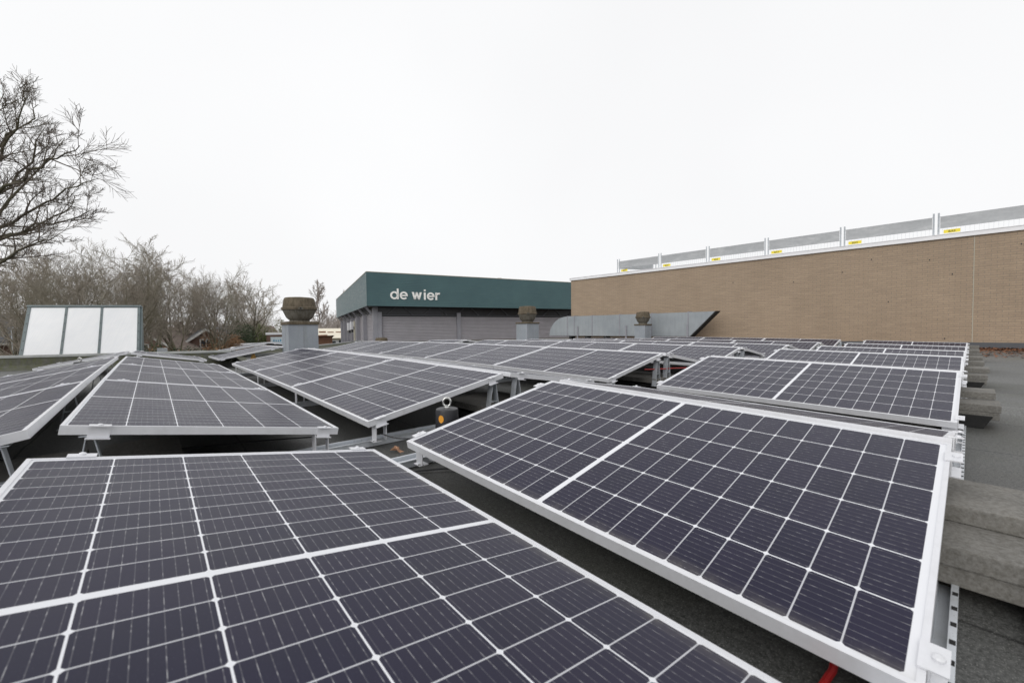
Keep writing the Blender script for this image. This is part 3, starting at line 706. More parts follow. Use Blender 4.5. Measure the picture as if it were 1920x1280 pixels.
lines = [(-1.735, 'n', 'at the open roof end'), (.10, 'n', 'in the aisle by the near block'), (.60, 'f', 'in the aisle under the far block'),
         (GAISLE+STEP, 'f', 'under the first panel joint'), (GAISLE+2*STEP, 'f', 'under the second panel joint'), (GAISLE+3*STEP-.05, 'f', 'at the far panel end')]
for yi, (y, blk, wtxt) in enumerate(lines):
    for j in range(0, 6):
        rail(valley_x(j)-.75, valley_x(j)+.75, y, .004, 'silver rail across the %s valley %s' % (nm[j+1], wtxt))
    ysup = {0:-PL+.03, 1:-.03, 2:GAISLE+.03, 3:GAISLE+STEP-.01, 4:GAISLE+2*STEP-.01, 5:GAISLE+3*STEP-.05}[yi]
    for j in range(-1, 6):
        for s, rr in ((-1, 2*j+2), (1, 2*j+3)):
            if yi < 2 and rr < 1: continue
            c = corner(rr, 'h', ysup, blk); x = c.x+s*.075
            support(x, ysup+(.0), .05 if yi != 2 else .05, c.z-FT-.018, 'A shaped support %s of %s ridge %s' % ('left' if s < 0 else 'right', nm[j+1], wtxt))
    for j in range(0, 6):
        for s, rr in ((-1, 2*j+1), (1, 2*j+2)):
            c = corner(rr, 'l', ysup, blk)
            foot(c.x+s*.085, ysup, .044, c.z-FT+.025-.01, 'low bracket, %s of %s valley %s' % ('left' if s < 0 else 'right', nm[j+1], wtxt))
# ---- concrete ballast slabs
def slab(x, y, z, lx, ly, lab, grp, th=.048, rz=0):
    m = MB(); m.box((0,0,th/2), (lx, ly, th)); t = m.build('concrete_slab', 'slab', bevel=.004); t.location = (x, y, z); t.rotation_euler.z = rz
    tag(t, lab, 'paving slab', grp); return t
def base(x, y, z, lab):
    t = empty('rubber_pedestal', (x, y, z)); m = MB(); m.add([(-.05,-.06,0),(.05,-.06,0),(.05,.16,0),(-.05,.16,0),(-.06,-.10,.085),(.06,-.10,.085),(.06,.16,.085),(-.06,.16,.085)], [(0,1,2,3),(4,5,6,7),(0,1,5,4),(1,2,6,5),(2,3,7,6),(3,0,4,7)]); m.build('tray', 'rubber', t)
    m = MB(); m.tube([(-.15,.1,.03),(-.3,.1,.028)], .03, 8); m.build('ballast_sock', 'rubber', t); tag(t, lab, 'rubber foot', 'black feet under the slab stacks'); return t
zr = .0
SG = 'concrete ballast slabs'
nmr = ['nearest', 'second', 'third', 'fourth', 'fifth', 'farthest']
# nearest stack is wide and tall
slab(.84, -1.92, .04, .30, .62, 'bottom grey slab of the nearest stack at right edge', SG)
slab(.835, -1.915, .089, .30, .62, 'middle grey slab of the nearest stack at right edge', SG, rz=.01)
slab(1.03, -1.93, .138, .30, .62, 'topmost beige grey slab of the nearest stack at right edge', SG, rz=-.01)
base(.86, -2.02, -.045+.046, 'black rubber foot beneath the nearest slab stack')
for i, j in enumerate(range(1, 6)):
    xr = ridge_x(j)-.02; o_ = .09-.0; dzj = DZ[min(6, j+1)]
    zl = .06; off = [.0, -.1, -.02, .03, -.05][i]
    slab(xr-.03, -1.63, zl, .30, .60+off*.3, 'bottom slab of the %s slab stack beyond the panel ends' % nmr[i+1], SG)
    slab(xr-.03, -1.635, zl+.049, .30, .60+off*.3, 'middle slab of the %s slab stack beyond the panel ends' % nmr[i+1], SG, rz=.01)
    slab(xr+.26, -1.62+off*.2, zl+.10, .30, .60, 'top slab of the %s slab stack beyond the panel ends' % nmr[i+1], SG, rz=-.01)
    base(xr-.15, -1.80, .0, 'black rubber foot beneath the %s slab stack' % nmr[i+1])
for j in range(-1, 6):      # slabs at the aisle under the far block
    x = ridge_x(j)
    slab(x-.02, .80, .075, .30, .60, 'slab across support feet at the aisle under the %s ridge' % nm[j+1], SG)
    slab(x+.33, .93, .055, .30, .60, 'slab just right of the %s ridge supports at the aisle' % nm[j+1], SG)
    b = MB(); b.span(-.1,.1,-.22,.22,0,.054); t = b.build('rubber_pad', 'rubber'); t.location = (x-.06, .86, 0); tag(t, 'black rubber pad under the slab below the %s ridge' % nm[j+1], 'rubber pad', 'black feet under the slab stacks')

# ---- anchor posts with eye bolts
def ring(parent, z0, rz=0, R0=.0225, r0=.0065):
    m = MB(); n1, n2 = 24, 10; zc = z0+.012+R0
    for i in range(n1):
        a = 2*math.pi*i/n1
        for j in range(n2):
            b = 2*math.pi*j/n2; rr = R0+r0*math.cos(b); m.v.append((rr*math.cos(a)*math.cos(rz)-r0*math.sin(b)*math.sin(rz), rr*math.cos(a)*math.sin(rz)+r0*math.sin(b)*math.cos(rz), zc+rr*math.sin(a)*1.15))
    for i in range(n1):
        for j in range(n2): m.f.append((i*n2+j, ((i+1)%n1)*n2+j, ((i+1)%n1)*n2+(j+1)%n2, i*n2+(j+1)%n2))
    m.lathe([(.017,z0),(.017,z0+.006),(.011,z0+.012),(.011,z0+.016)], 14)
    return m.build('eye_bolt', 'steel', parent, smooth=True)
def anchor(x, y, h, lab, sticker=None):
    t = empty('roof_anchor', (x, y, 0)); m = MB()
    m.lathe([(.071,0),(.069,h*.55),(.0665,h-.012),(.064,h-.004),(.056,h),(.0,h)], 36); m.build('post_cover', 'black', t, smooth=True)
    ring(t, h, R(-35))
    if sticker is not None:
        s = MB(); n_ = 18; az = sticker; zc = h-.052
        vs = []
        for i in range(n_):
            a = 2*math.pi*i/n_; da = .0165*math.cos(a)/.069; vs.append((.0705*math.cos(az+da), .0705*math.sin(az+da), zc+.0225*math.sin(a)))
        s.add(vs, [tuple(range(n_))]); s.build('round_sticker', 'orange', t)
    tag(t, lab, 'roof anchor', 'roof anchors with eye bolts'); return t
anchor(.505, .265, .228, 'black cylindrical roof anchor with steel eye and orange dot', sticker=R(208))
anchor(-1.60, 6.86, .278, 'eye bolt anchor far left, between the leftmost panels and the parapet')
anchor(9.55, -.35+.6, .275, 'distant eye bolt anchor in the aisle near the brick wall')

# cables, leaf, cone
def cable(pts, r, mat, lab, cat='cable'):
    m = MB(); P = [Vector(p) for p in pts]; out = []
    for i in range(len(P)-1):
        p0, p1, p2, p3 = P[max(i-1,0)], P[i], P[i+1], P[min(i+2,len(P)-1)]
        for k in range(6):
            t = k/6; out.append(.5*((2*p1)+(-p0+p2)*t+(2*p0-5*p1+4*p2-p3)*t*t+(-p0+3*p1-3*p2+p3)*t**3))
    out.append(P[-1]); m.tube(out, r, 8); o = m.build('cable', mat, smooth=True); tag(o, lab, cat); return o
cable([(.20,.50,.085), (.26,.44,.06), (.30,.33,.07), (.33,.16,.09), (.36,.02,.11)], .0035, 'black', 'thin black cable sagging across the aisle left of the black anchor')
cable([(-.05,.12,.012), (.12,.0,.008), (.3,-.12,.012), (.45,-.3,.008), (.7,-.5,.01)], .004, 'black', 'thin black cable on the roof felt under the large right panel')
cable([(3.2,.55,.24), (3.5,.52,.225), (3.8,.5,.215), (4.2,.48,.19)], .006, 'red', 'bright red cable stretched behind the second ridge supports')
cable([(-.05,-1.60,.010), (.151,-1.62,.014), (.218,-1.622,.018), (.40,-1.60,.05), (.6,-1.5,.08)], .007, 'red', 'red cable under the lower edge of the large right panel')
cable([(-2.2,2.2,.01), (-1.3,1.6,.012), (-.7,1.3,.008), (-.3,1.1,.02), (.0,.9,.03)], .004, 'black', 'black cable lying on the roof under the left panel ridge')
t = MB(); rnd = random.Random(5); vs = []; 
shape = [(0,-.045),(.012,-.03),(.03,-.028),(.02,-.01),(.042,.0),(.022,.014),(.026,.035),(.008,.03),(0,.06),(-.01,.03),(-.03,.03),(-.018,.01),(-.038,-.005),(-.018,-.012),(-.024,-.032),(-.008,-.03)]
vs = [(x, y, .008+.022*abs(x)*20*.04+.012*math.sin(y*60)+.25*x*x*40*.2) for x, y in shape]; cen = [(0,0,.006)]
t.add(cen+vs, [(0,i+1,(i+1)%len(vs)+1) for i in range(len(vs))]); lo = t.build('dry_leaf', 'leafpale'); lo.location = (.235,.36,.004); lo.rotation_euler = (0.15,-.1,1.0); lo.scale = (.75,.75,1.2)
sm = lo.modifiers.new('thickness', 'SOLIDIFY'); sm.thickness = .001
tag(lo, 'single curled pale brown leaf lying on the roof in the aisle', 'leaf')
t = empty('warning_cone', (.74,7.9,-.06)); m = MB(); m.lathe([(.13,.03),(.03,.30),(.02,.31)], 4); m.build('cone', 'cone', t); m = MB(); m.span(-.15,.15,-.15,.15,0,.03); m.build('base', 'cone', t)
t.rotation_euler.z = .5; tag(t, 'pale orange triangular marker between panels in front of the chimney vent', 'marker')

# ---- leaf litter along the wall foot
lm = MB(); rnd = random.Random(11)
for i in range(13000):
    s_ = rnd.uniform(-6, 3) if rnd.random() < .75 else rnd.uniform(3, 12.5); d_ = abs(rnd.gauss(0, .22)) if rnd.random() < .55 else rnd.uniform(0, 1) ** 2.0*4.0
    c = wp(s_, .03+d_, .01+ (rnd.uniform(0,.05)*max(0, 1-d_*4))); a = rnd.uniform(0, 6.28); L_ = rnd.uniform(.018,.05); w_ = L_*rnd.uniform(.4,.7); tz = rnd.uniform(-.02,.03)
    ux = Vector((math.cos(a), math.sin(a), 0)); uy = Vector((-ux.y, ux.x, 0))
    lm.add([c-ux*L_, c-uy*w_+Vector((0,0,.01+tz*.3)), c+ux*L_+Vector((0,0,.008+abs(tz))), c+uy*w_+Vector((0,0,.012))], [(0,1,2,3)])
o = lm.build('leaf_litter', 'leaf'); tag(o, 'brown fallen leaves drifted along the foot of the brick wall', 'leaves', kind='stuff')
# dusty scuffs and the dark patch on the right roof
for i, (x, y, sx, sy, mat, lab) in enumerate(((1.95,-2.13,.03,.05,'patch','small dark rectangular patch on the roof right of the panels'),)):
    m = MB(); m.span(-sx,sx,-sy,sy,0,.004); o = m.build('roof_patch', mat); o.location = (x,y,.003); tag(o, lab, 'patch')
m = MB(); m.tube([(9.0,-2.6,.012),(9.25,-2.62,.02)], .008, 6)
# ================================================================== VENTS
def vent(x, y, s, prof_z, half, lab, wire=False):
    """prof_z: box top, slab top, neck, bowl, flange top, crown"""
    bt, st, nk, fl0, fl1, tp = prof_z
    t = empty('roof_vent', (x, y, 0)); h = half
    m = MB(); m.span(-h,h,-h,h,0,bt); m.build('casing', 'vent', t)
    m = MB(); m.span(-h-.002,-h+.0,-h-.002,-h,0,bt); m.span(-.003,.003,-h-.004,-h,0,bt); m.span(-h-.004,-h,-.003,.003,0,bt); m.build('seam', 'column', t)
    m = MB(); m.span(-h-.022,h+.022,-h-.022,h+.022,bt,st); m.build('cap_slab', 'moss', t, bevel=.012)
    m = MB(); m.lathe([(.60*s,st),(.60*s,nk+.01),(.56*s,nk+.012),(.70*s,nk+.05),(.78*s,nk+.08),(.97*s,fl0),(1.0*s,fl0+.004)], 28); m.build('bowl', 'cowlgrey', t, smooth=True, angle=25)
    m = MB(); m.lathe([(1.0*s,fl0+.004),(1.04*s,fl0+.012),(1.04*s,fl1),(.97*s,fl1+.01),(.90*s,tp-.05),(.86*s,tp-.012),(.80*s,tp),(.4*s,tp+.012),(0,tp+.012)], 28); m.build('hood', 'moss', t, smooth=True, angle=30)
    a = math.atan2(CAM.y-y, CAM.x-x)+.06
    m = MB(); c = Vector((math.cos(a)*1.05*s, math.sin(a)*1.05*s, fl0+.03)); rm = Matrix.Rotation(a, 3, 'Z'); m.box(c, (.03,.10,.05), rm); m.build('catch', 'cowlgrey', t)
    m = MB(); m.box(c+Vector((math.cos(a),math.sin(a),0))*.012, (.02,.03,.03), rm); m.build('catch_hole', 'rubber', t)
    if wire:
        b = a+math.pi/2; d = Vector((math.cos(b), math.sin(b), 0)); m = MB(); z = fl0
        m.tube([d*s*1.02+Vector((0,0,z+.01)), d*(s*1.02+.06)+Vector((0,0,z)), d*(s*1.02+.085)+Vector((0,0,z-.05)), d*(s*.95+.06)+Vector((0,0,z-.10)), d*s*.82+Vector((0,0,z-.12))], .007, 8)
        m.build('cable', 'rubber', t, smooth=True)
    tag(t, lab, 'roof vent', 'mossy mushroom shaped roof vents'); return t
vent(1.50, 7.42, .32, (.823,.889,.900,1.121,1.176,1.38), .275, 'largest mushroom roof vent with mossy hood, left of the green hall', wire=True)
vent(8.93, 8.37, .325, (.866,.921,.939,1.187,1.233,1.463), .275, 'mossy roof vent standing in front of the grey siding, middle one', False)
vent(13.60, 6.72, .275, (.781,.833,.865,1.065,1.117,1.306), .225, 'small roof vent in front of the grey duct', False)
t = vent(8.03, 18.3, .33, (-.3,-.25,-.22,.0,.05,.315), .27, 'mossy vent hood peeking above the panels before the hall corner', False); t.location.z = 0.0
for (x, y, lab) in ((.9, 12.0, 'small white capped vent pipe at the left roof edge'),):
    t = empty('vent_pipe', (x, y, 0)); m = MB(); m.tube([(0,0,0),(0,0,.22)], .035, 12); m.build('pipe', 'coping', t, smooth=True); m = MB(); m.lathe([(.055,.22),(.055,.26),(.02,.27)], 14); m.build('cap', 'coping', t, smooth=True); tag(t, lab, 'vent pipe')

# ================================================================== TREES
def grow(seed, height, spread, trunk_r, lev=(9,6,5,5), trunk_frac=.28, upright=.5, wob=.16, droop=0.0, tw=.008, lscale=(.62,.52,.5,.5), limbs=None, ang0=(24,56)):
    rnd = random.Random(seed); trunk = MB(); crown = MB()
    def path(p, d, L, segs, w_, trop):
        pts = [p.copy()]; d = d.normalized()
        for i in range(segs):
            d = (d+Vector((rnd.gauss(0,w_), rnd.gauss(0,w_), rnd.gauss(0,w_)))+Vector((0,0,trop))).normalized(); pts.append(pts[-1]+d*(L/segs))
        return pts
    def tip(pts, f):
        x = f*(len(pts)-1); i = min(int(x), len(pts)-2); t = x-i; return pts[i].lerp(pts[i+1], t), (pts[i+1]-pts[i]).normalized()
    def rec(pts, r0, r1, level, L):
        if level >= len(lev): return
        n_ = lev[level]; 
        for i in range(n_):
            f = (trunk_frac if level == 0 else .22)+(1-(trunk_frac if level == 0 else .22))*((i+rnd.random()*.8)/n_); f = min(f, .98)
            p, d = tip(pts, f); az = rnd.uniform(0, 6.283); o = d.orthogonal().normalized(); q = d.cross(o); side = o*math.cos(az)+q*math.sin(az)
            if level == 0:
                az = i*2.4+rnd.uniform(-.4,.4); side = Vector((math.cos(az), math.sin(az), 0)); ang = R(rnd.uniform(*ang0))*(1-.3*f*upright)
                l2 = L*lscale[0]*spread*(1.15-.55*f)*rnd.uniform(.8,1.15)
            else:
                ang = R(rnd.uniform(22,52)); l2 = L*lscale[level]*rnd.uniform(.65,1.15)*(1.1-.35*f)
            nd = d*math.cos(ang)+side*math.sin(ang); rr = (r0+(r1-r0)*f)*rnd.uniform(.5,.72); last = level == len(lev)-1
            rr = max(rr, tw*.9 if last else tw*1.3)
            sg = (7,5,4,3,3)[level]
            pp = path(p, nd, l2, sg, wob*(.6 if level == 0 else 1), (.10 if level == 0 else .055)*upright*2-droop*(level > 1))
            e = max(rr*(.12 if level < 2 else .25), tw*.55); rad = [rr+(e-rr)*k/(len(pp)-1) for k in range(len(pp))]
            (trunk if level == 0 else crown).tube(pp, rad, 6 if level == 0 else (4 if level == 1 else 3), cap=False)
            rec(pp, rr, e, level+1, l2)
    if limbs:
        for pl in limbs:
            P_ = [Vector(q) for q in pl]; out = []
            for i in range(len(P_)-1):
                for k in range(3): out.append(P_[i].lerp(P_[i+1], k/3)+Vector((rnd.gauss(0,.035), rnd.gauss(0,.035), rnd.gauss(0,.035))))
            out.append(P_[-1]); Lp = sum((out[i+1]-out[i]).length for i in range(len(out)-1)); r_a = .055; r_b = .006
            trunk.tube(out, [r_a+(r_b-r_a)*(k/(len(out)-1))**.8 for k in range(len(out))], 7, cap=False)
            rec(out, r_a, r_b, 1, Lp)
        tr_ = [Vector((0,0,-.2)), Vector((.05,.1,3.0)), Vector(limbs[0][0])*.5+Vector((0,0,2.6)), Vector(limbs[3][0])]
        trunk.tube(tr_, [.34,.28,.24,.10], 10, cap=False)
        return trunk, crown
    tp = path(Vector((0,0,-.2)), Vector((rnd.uniform(-.05,.05), rnd.uniform(-.05,.05), 1)), height*.80, 9, .05, .06)
    rad = [trunk_r*(1.25 if k == 0 else 1)*(1-.93*(k/(len(tp)-1))**1.05)+.01 for k in range(len(tp))]
    trunk.tube(tp, rad, 9, cap=False); rec(tp, trunk_r, .03, 0, height*.8)
    return trunk, crown
def tree_proto(name, seed, height, spread, trunk_r, bark='bark', twig='twig', **k):
    a, b = grow(seed, height, spread, trunk_r, **k); t = empty(name)
    ta = a.build('trunk', bark, t, smooth=True); cb = b.build('crown', twig, t); return t
LV = (11,7,6,5,3)
def place(t, x, y, rz, s, lab, grp, first=False, z=STREET, cat='tree', sz=None):
    o = t if first else copy_tree(t); o.location = (x, y, z); o.rotation_euler.z = rz; o.scale = (s, s, sz or s); tag(o, lab, cat, grp); return o
TG = 'bare trees behind the roof'
P1 = tree_proto('bare_tree', 21, 12, .95, .26, lev=(13,9,8,6), lscale=(.82,.56,.50,.5), tw=.010, wob=.10, upright=.38, trunk_frac=.20)
P2 = tree_proto('bare_tree', 35, 12, .72, .24, lev=(13,9,8,6), lscale=(.80,.50,.50,.5), tw=.010, wob=.10, upright=.42, trunk_frac=.22, ang0=(20,52))
P3 = tree_proto('bare_tree', 48, 11, .95, .20, 'barkdark', 'twig', lev=(10,7,6,5), lscale=(.66,.58,.5,.5), tw=.013, wob=.16, upright=.45)
# world position from heading (deg, ccw from +x) and ground distance
def pol(px, dist):
    a = YAW-math.atan((px-960)/F_PX); return CAM.x+dist*math.cos(a), CAM.y+dist*math.sin(a)
LIMBS = [
  [(-4.60,13.93,2.00), (-3.80,12.97,2.55), (-3.20,12.19,2.85), (-2.65,11.58,3.22), (-2.11,10.98,3.60), (-1.54,10.36,3.81)],
  [(-4.69,14.27,1.78), (-3.91,13.45,2.25), (-3.35,12.98,2.70), (-2.72,12.57,3.09), (-2.17,12.23,3.23), (-1.76,12.00,3.50)],
  [(-4.60,13.93,2.24), (-4.06,14.28,2.91), (-3.57,14.42,3.73), (-3.09,14.29,4.46), (-2.60,14.15,5.22), (-2.37,14.11,5.71)],
  [(-4.51,13.60,2.56), (-3.64,12.33,3.43), (-3.03,11.41,4.14), (-2.72,10.89,4.69), (-2.53,10.62,5.22)],
  [(-4.64,14.10,2.26), (-3.58,11.99,2.87), (-2.97,10.93,3.30), (-2.44,10.21,3.70), (-2.03,9.72,3.88), (-1.72,9.46,4.13)],
  [(-4.53,13.58,1.61), (-3.55,11.65,1.79), (-3.00,10.90,2.02), (-2.50,10.34,2.31), (-2.11,10.00,2.49)],
  [(-4.57,13.95,3.08), (-4.14,14.15,4.44), (-3.62,14.15,5.72), (-3.36,14.08,6.49)],
  [(-4.58,13.94,2.84), (-4.05,14.47,4.30), (-3.55,14.60,5.45), (-3.07,14.47,6.01), (-2.85,14.43,6.55)],
  [(-4.65,14.10,1.89), (-4.27,15.26,2.70), (-3.81,15.68,3.21), (-3.24,15.72,3.48), (-2.58,15.43,4.12), (-2.14,15.32,4.64)],
  [(-4.56,13.76,2.22), (-3.78,13.39,3.47), (-3.15,12.99,4.04), (-2.67,12.60,4.84), (-2.52,12.48,5.33)],
]
bx, by = pol(-300, 17.0)
LIMBS = [[(q[0]-bx, q[1]-by, q[2]-STREET+.12) for q in l] for l in LIMBS]
BT = tree_proto('bare_tree', 77, 16, 1.0, .42, 'barkdark', 'twigdark', lev=(1,11,8,7), lscale=(.68,.175,.55,.55), tw=.0040, wob=.08, upright=.45, limbs=LIMBS)
place(BT, bx, by, 0, 1, 'big dark bare tree reaching in from the left edge of the photo', TG, first=True)
def top_of(t): return max(v.co.z for c in t.children for v in c.data.vertices)
TL = [ # heading px, distance, top row px, proto, rz, label
 (75, 31, 455, P1, .4, 'wide bare tree just left of the rooflight'),
 (12, 40, 500, P3, 1.4, 'dark bare tree in front of the red brick house at far left'),
 (140, 34, 428, P1, 2.2, 'spreading bare tree directly behind the rooflight'),
 (105, 44, 462, P2, 5.3, 'taller bare tree behind the left pane of the rooflight'),
 (182, 47, 470, P1, 3.6, 'farther bare tree behind the middle pane of the rooflight'),
 (252, 52, 492, P1, 1.9, 'farther bare tree just past the right frame of the rooflight'),
 (322, 62, 512, P2, .7, 'smaller farther bare tree between the first two row trees'),
 (378, 64, 515, P1, 2.7, 'smaller farther bare tree left of the stout trunk'),
 (438, 66, 535, P2, 5.9, 'smaller farther bare tree right of the stout trunk'),
 (205, 38, 445, P2, 1.0, 'tall bushy bare tree behind the right end of the rooflight'),
 (292, 44, 500, P2, 2.9, 'bare tree right of the rooflight, first of the row'),
 (345, 47, 470, P2, 4.1, 'bare tree with pointed crown in the middle of the row'),
 (405, 50, 496, P1, 5.0, 'stout bare tree with thick mossy trunk and round crown'),
 (468, 58, 525, P3, .3, 'thin dark open bare tree left of the big roof vent'),
 (488, 72, 562, P3, 2.3, 'smaller dark bare tree right behind the thin dark one'),
]
fl = {id(P1): True, id(P2): True, id(P3): True}; th = {id(q): top_of(q) for q in (P1, P2, P3)}
for (px, d, ytop, p_, rz, lab) in TL:
    x, y = pol(px, d); dep = d*math.cos(math.atan((960-px)/F_PX)); H = (621-ytop+14)/F_PX*dep+CAM.z-STREET
    place(p_, x, y, rz, H/th[id(p_)], lab, TG, first=fl[id(p_)]); fl[id(p_)] = False
# pale distant trees
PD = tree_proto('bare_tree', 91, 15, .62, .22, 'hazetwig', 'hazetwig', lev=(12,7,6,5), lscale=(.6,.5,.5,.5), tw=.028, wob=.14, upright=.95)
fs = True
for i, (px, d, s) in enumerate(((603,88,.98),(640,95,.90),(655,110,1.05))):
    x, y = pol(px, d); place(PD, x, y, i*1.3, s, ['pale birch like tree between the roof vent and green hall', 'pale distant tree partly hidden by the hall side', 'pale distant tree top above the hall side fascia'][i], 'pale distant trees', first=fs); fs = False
# far wood
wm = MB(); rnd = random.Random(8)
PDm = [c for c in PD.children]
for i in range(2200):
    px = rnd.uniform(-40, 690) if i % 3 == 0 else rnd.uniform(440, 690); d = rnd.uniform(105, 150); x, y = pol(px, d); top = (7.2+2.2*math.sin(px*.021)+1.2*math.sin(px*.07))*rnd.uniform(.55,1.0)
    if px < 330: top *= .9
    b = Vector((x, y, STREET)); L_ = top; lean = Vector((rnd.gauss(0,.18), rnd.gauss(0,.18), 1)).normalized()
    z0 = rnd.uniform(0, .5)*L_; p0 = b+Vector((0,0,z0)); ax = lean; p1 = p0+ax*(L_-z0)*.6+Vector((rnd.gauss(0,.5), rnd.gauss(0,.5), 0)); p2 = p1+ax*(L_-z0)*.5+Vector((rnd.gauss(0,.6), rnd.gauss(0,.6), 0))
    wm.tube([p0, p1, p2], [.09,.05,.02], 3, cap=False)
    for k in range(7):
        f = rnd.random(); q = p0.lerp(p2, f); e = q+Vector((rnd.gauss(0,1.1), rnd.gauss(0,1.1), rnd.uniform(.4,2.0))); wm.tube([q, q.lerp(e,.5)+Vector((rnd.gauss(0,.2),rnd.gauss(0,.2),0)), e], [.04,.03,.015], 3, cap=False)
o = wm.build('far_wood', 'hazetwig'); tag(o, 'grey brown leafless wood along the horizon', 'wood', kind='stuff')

# bushes and hedges of small leaf faces
def bush(px, d, rx, ry, h, mat, lab, n_, sz, cat='bush', seed=1, z=STREET):
    rnd = random.Random(seed); x, y = pol(px, d); t = empty('bush', (x, y, z)); m = MB()
    blobs = [(rnd.uniform(-.6,.6)*rx, rnd.uniform(-.6,.6)*ry, rnd.uniform(.35,.8)*h, rnd.uniform(.3,.55)) for _ in range(9)]
    for i in range(n_):
        b = rnd.choice(blobs); u = Vector((rnd.gauss(0,1), rnd.gauss(0,1), rnd.gauss(0,1))).normalized()*(rnd.random()**.4)
        c = Vector((b[0]+u.x*rx*b[3], b[1]+u.y*ry*b[3], max(.05, b[2]+u.z*h*b[3]*.8)))
        a = Vector((rnd.gauss(0,1), rnd.gauss(0,1), rnd.gauss(0,1))).normalized(); bb = a.orthogonal().normalized(); s = sz*rnd.uniform(.6,1.4)
        m.add([c-a*s, c-bb*s*.6, c+a*s, c+bb*s*.6], [(0,1,2,3)])
    m.build('foliage', mat, t); m = MB()
    for k in range(6): a = k*1.05; m.tube([(0,0,0),(math.cos(a)*rx*.3, math.sin(a)*ry*.3, h*.6)], [.06,.02], 5)
    m.build('stems', 'bark', t); tag(t, lab, cat, 'bushes below the roof edge'); return t
bush(275, 30, 3.2, 2, 3.4, 'ever', 'low dark evergreen shrub right of the rooflight', 5000, .07, seed=2)
bush(325, 36, 3.5, 2, 3.5, 'ever', 'dark laurel hedge below the middle houses', 5000, .08, seed=3)
bush(420, 52, 2.0, 2, 4.6, 'beech', 'rusty brown beech shrub beside the thick trunk', 4200, .09, seed=4)
bush(448, 57, 2.0, 2, 5.6, 'ever', 'dark green rounded evergreen behind the thin dark tree', 4200, .10, seed=5)
bush(472, 66, 2.6, 2, 6.0, 'every', 'yellow green conifer left of the big roof vent', 4200, .10, seed=6)
bush(503, 64, 2.2, 2, 6.2, 'every', 'yellow green conifer just beside the big roof vent', 4000, .10, seed=7)
bush(392, 46, 2.2, 2, 3.2, 'twig', 'grey leafless shrub in front of the thick trunk', 3500, .07, seed=8)
bush(20, 38, 5, 1.5, 2.9, 'ever', 'clipped green hedge before the red brick house', 4500, .09, seed=9)
bush(352, 43, 3.0, 1.5, 3.4, 'beech', 'brown leaved shrub between hedge and grey shrub', 4000, .08, seed=10)
bush(300, 50, 5.0, 1.5, 3.6, 'twig', 'tangle of leafless brush behind the laurel hedge', 5000, .10, seed=12)

# houses
def house(px, d, w_, dp_, hw, hr, rz, roofmat, lab, wins=(), wallmat='redbrick', white=True):
    x, y = pol(px, d); t = empty('brick_house', (x, y, STREET), rz); m = MB()
    m.prism([(-w_/2,-dp_/2,0),(-w_/2,dp_/2,0),(-w_/2,dp_/2,hw),(-w_/2,0,hw+hr-.15),(-w_/2,-dp_/2,hw)], (w_,0,0)); o = m.build('wall', wallmat, t); uvwall(o)
    rf = empty; m = MB(); e = .35
    for s in (-1, 1):
        yy = s*(dp_/2+e); zz = hw-e*hr/(dp_/2)
        m.prism([(-w_/2-e,yy,zz),(w_/2+e,yy,zz),(w_/2+e,0,hw+hr),(-w_/2-e,0,hw+hr)], (0,0,.14))
    ro = m.build('roof', roofmat, t)
    m = MB(); m.span(-w_*.2-.3,-w_*.2+.3,-.3,.3,hw+hr*.6,hw+hr+.9); m.build('chimney', 'redbrick', ro)
    if white:
        for ex_ in (-w_/2-e-.02, w_/2+e+.02):
            m = MB()
            for s in (-1, 1): m.bar((ex_,s*(dp_/2+e),hw-e*hr/(dp_/2)+.02),(ex_,0,hw+hr+.02),.06,.22)
            m.build('bargeboard', 'wframe', t)
        m = MB(); m.bar((-w_/2-e,-(dp_/2+e),hw-.25),(w_/2+e,-(dp_/2+e),hw-.25),.1,.12); m.build('gutter', 'wframe', t)
    for (face, u, z, ww, hh) in wins:
        if face == 'f': cpos = (u, -dp_/2-.02, z); dim = (ww, .06, hh)
        elif face == 'l': cpos = (-w_/2-.02, u, z); dim = (.06, ww, hh)
        else: cpos = (w_/2+.02, u, z); dim = (.06, ww, hh)
        m = MB(); m.box(cpos, dim); fr = m.build('window', 'wframe', t)
        m = MB(); k = .8; d2 = (dim[0]*k if face == 'f' else dim[0]+.02, dim[1]+.02 if face == 'f' else dim[1]*k, dim[2]*k)
        if face == 'f': m.box((cpos[0]-ww*.22,cpos[1],cpos[2]), (ww*.36,d2[1],d2[2])); m.box((cpos[0]+ww*.22,cpos[1],cpos[2]), (ww*.36,d2[1],d2[2]))
        else: m.box((cpos[0],cpos[1]-ww*.22,cpos[2]), (d2[0],ww*.36,d2[2])); m.box((cpos[0],cpos[1]+ww*.22,cpos[2]), (d2[0],ww*.36,d2[2]))
        m.build('pane', 'glassd', fr)
    tag(t, lab, 'house', 'houses beyond the roof'); return t
face_cam = lambda px: YAW-math.atan((px-960)/F_PX)-math.pi/2
house(-22, 46, 7.5, 6, 4.3, 1.7, face_cam(0)-.1, 'tiledark', 'red brick house at far left behind the dark tree', [('f',1.7,3.3,.8,1.0), ('f',-1.6,3.3,.8,1.0)])
house(262, 62, 8, 7, 2.5, 2.4, face_cam(262)+.7, 'tilered', 'house with orange brown roof just right of the rooflight', [('f',0,1.8,1.2,1.2)])
house(312, 60, 8, 7, 2.5, 2.3, face_cam(312)+1.1, 'tile', 'house with long brown roof between the first two row trees', [('f',1,1.8,1.4,1.2), ('l',0,3.1,1.0,.9)])
house(352, 66, 8, 7, 2.7, 2.5, face_cam(352)-1.0, 'tile', 'brown roofed house behind the middle row tree', [('r',0,3.3,1.0,1.0)])
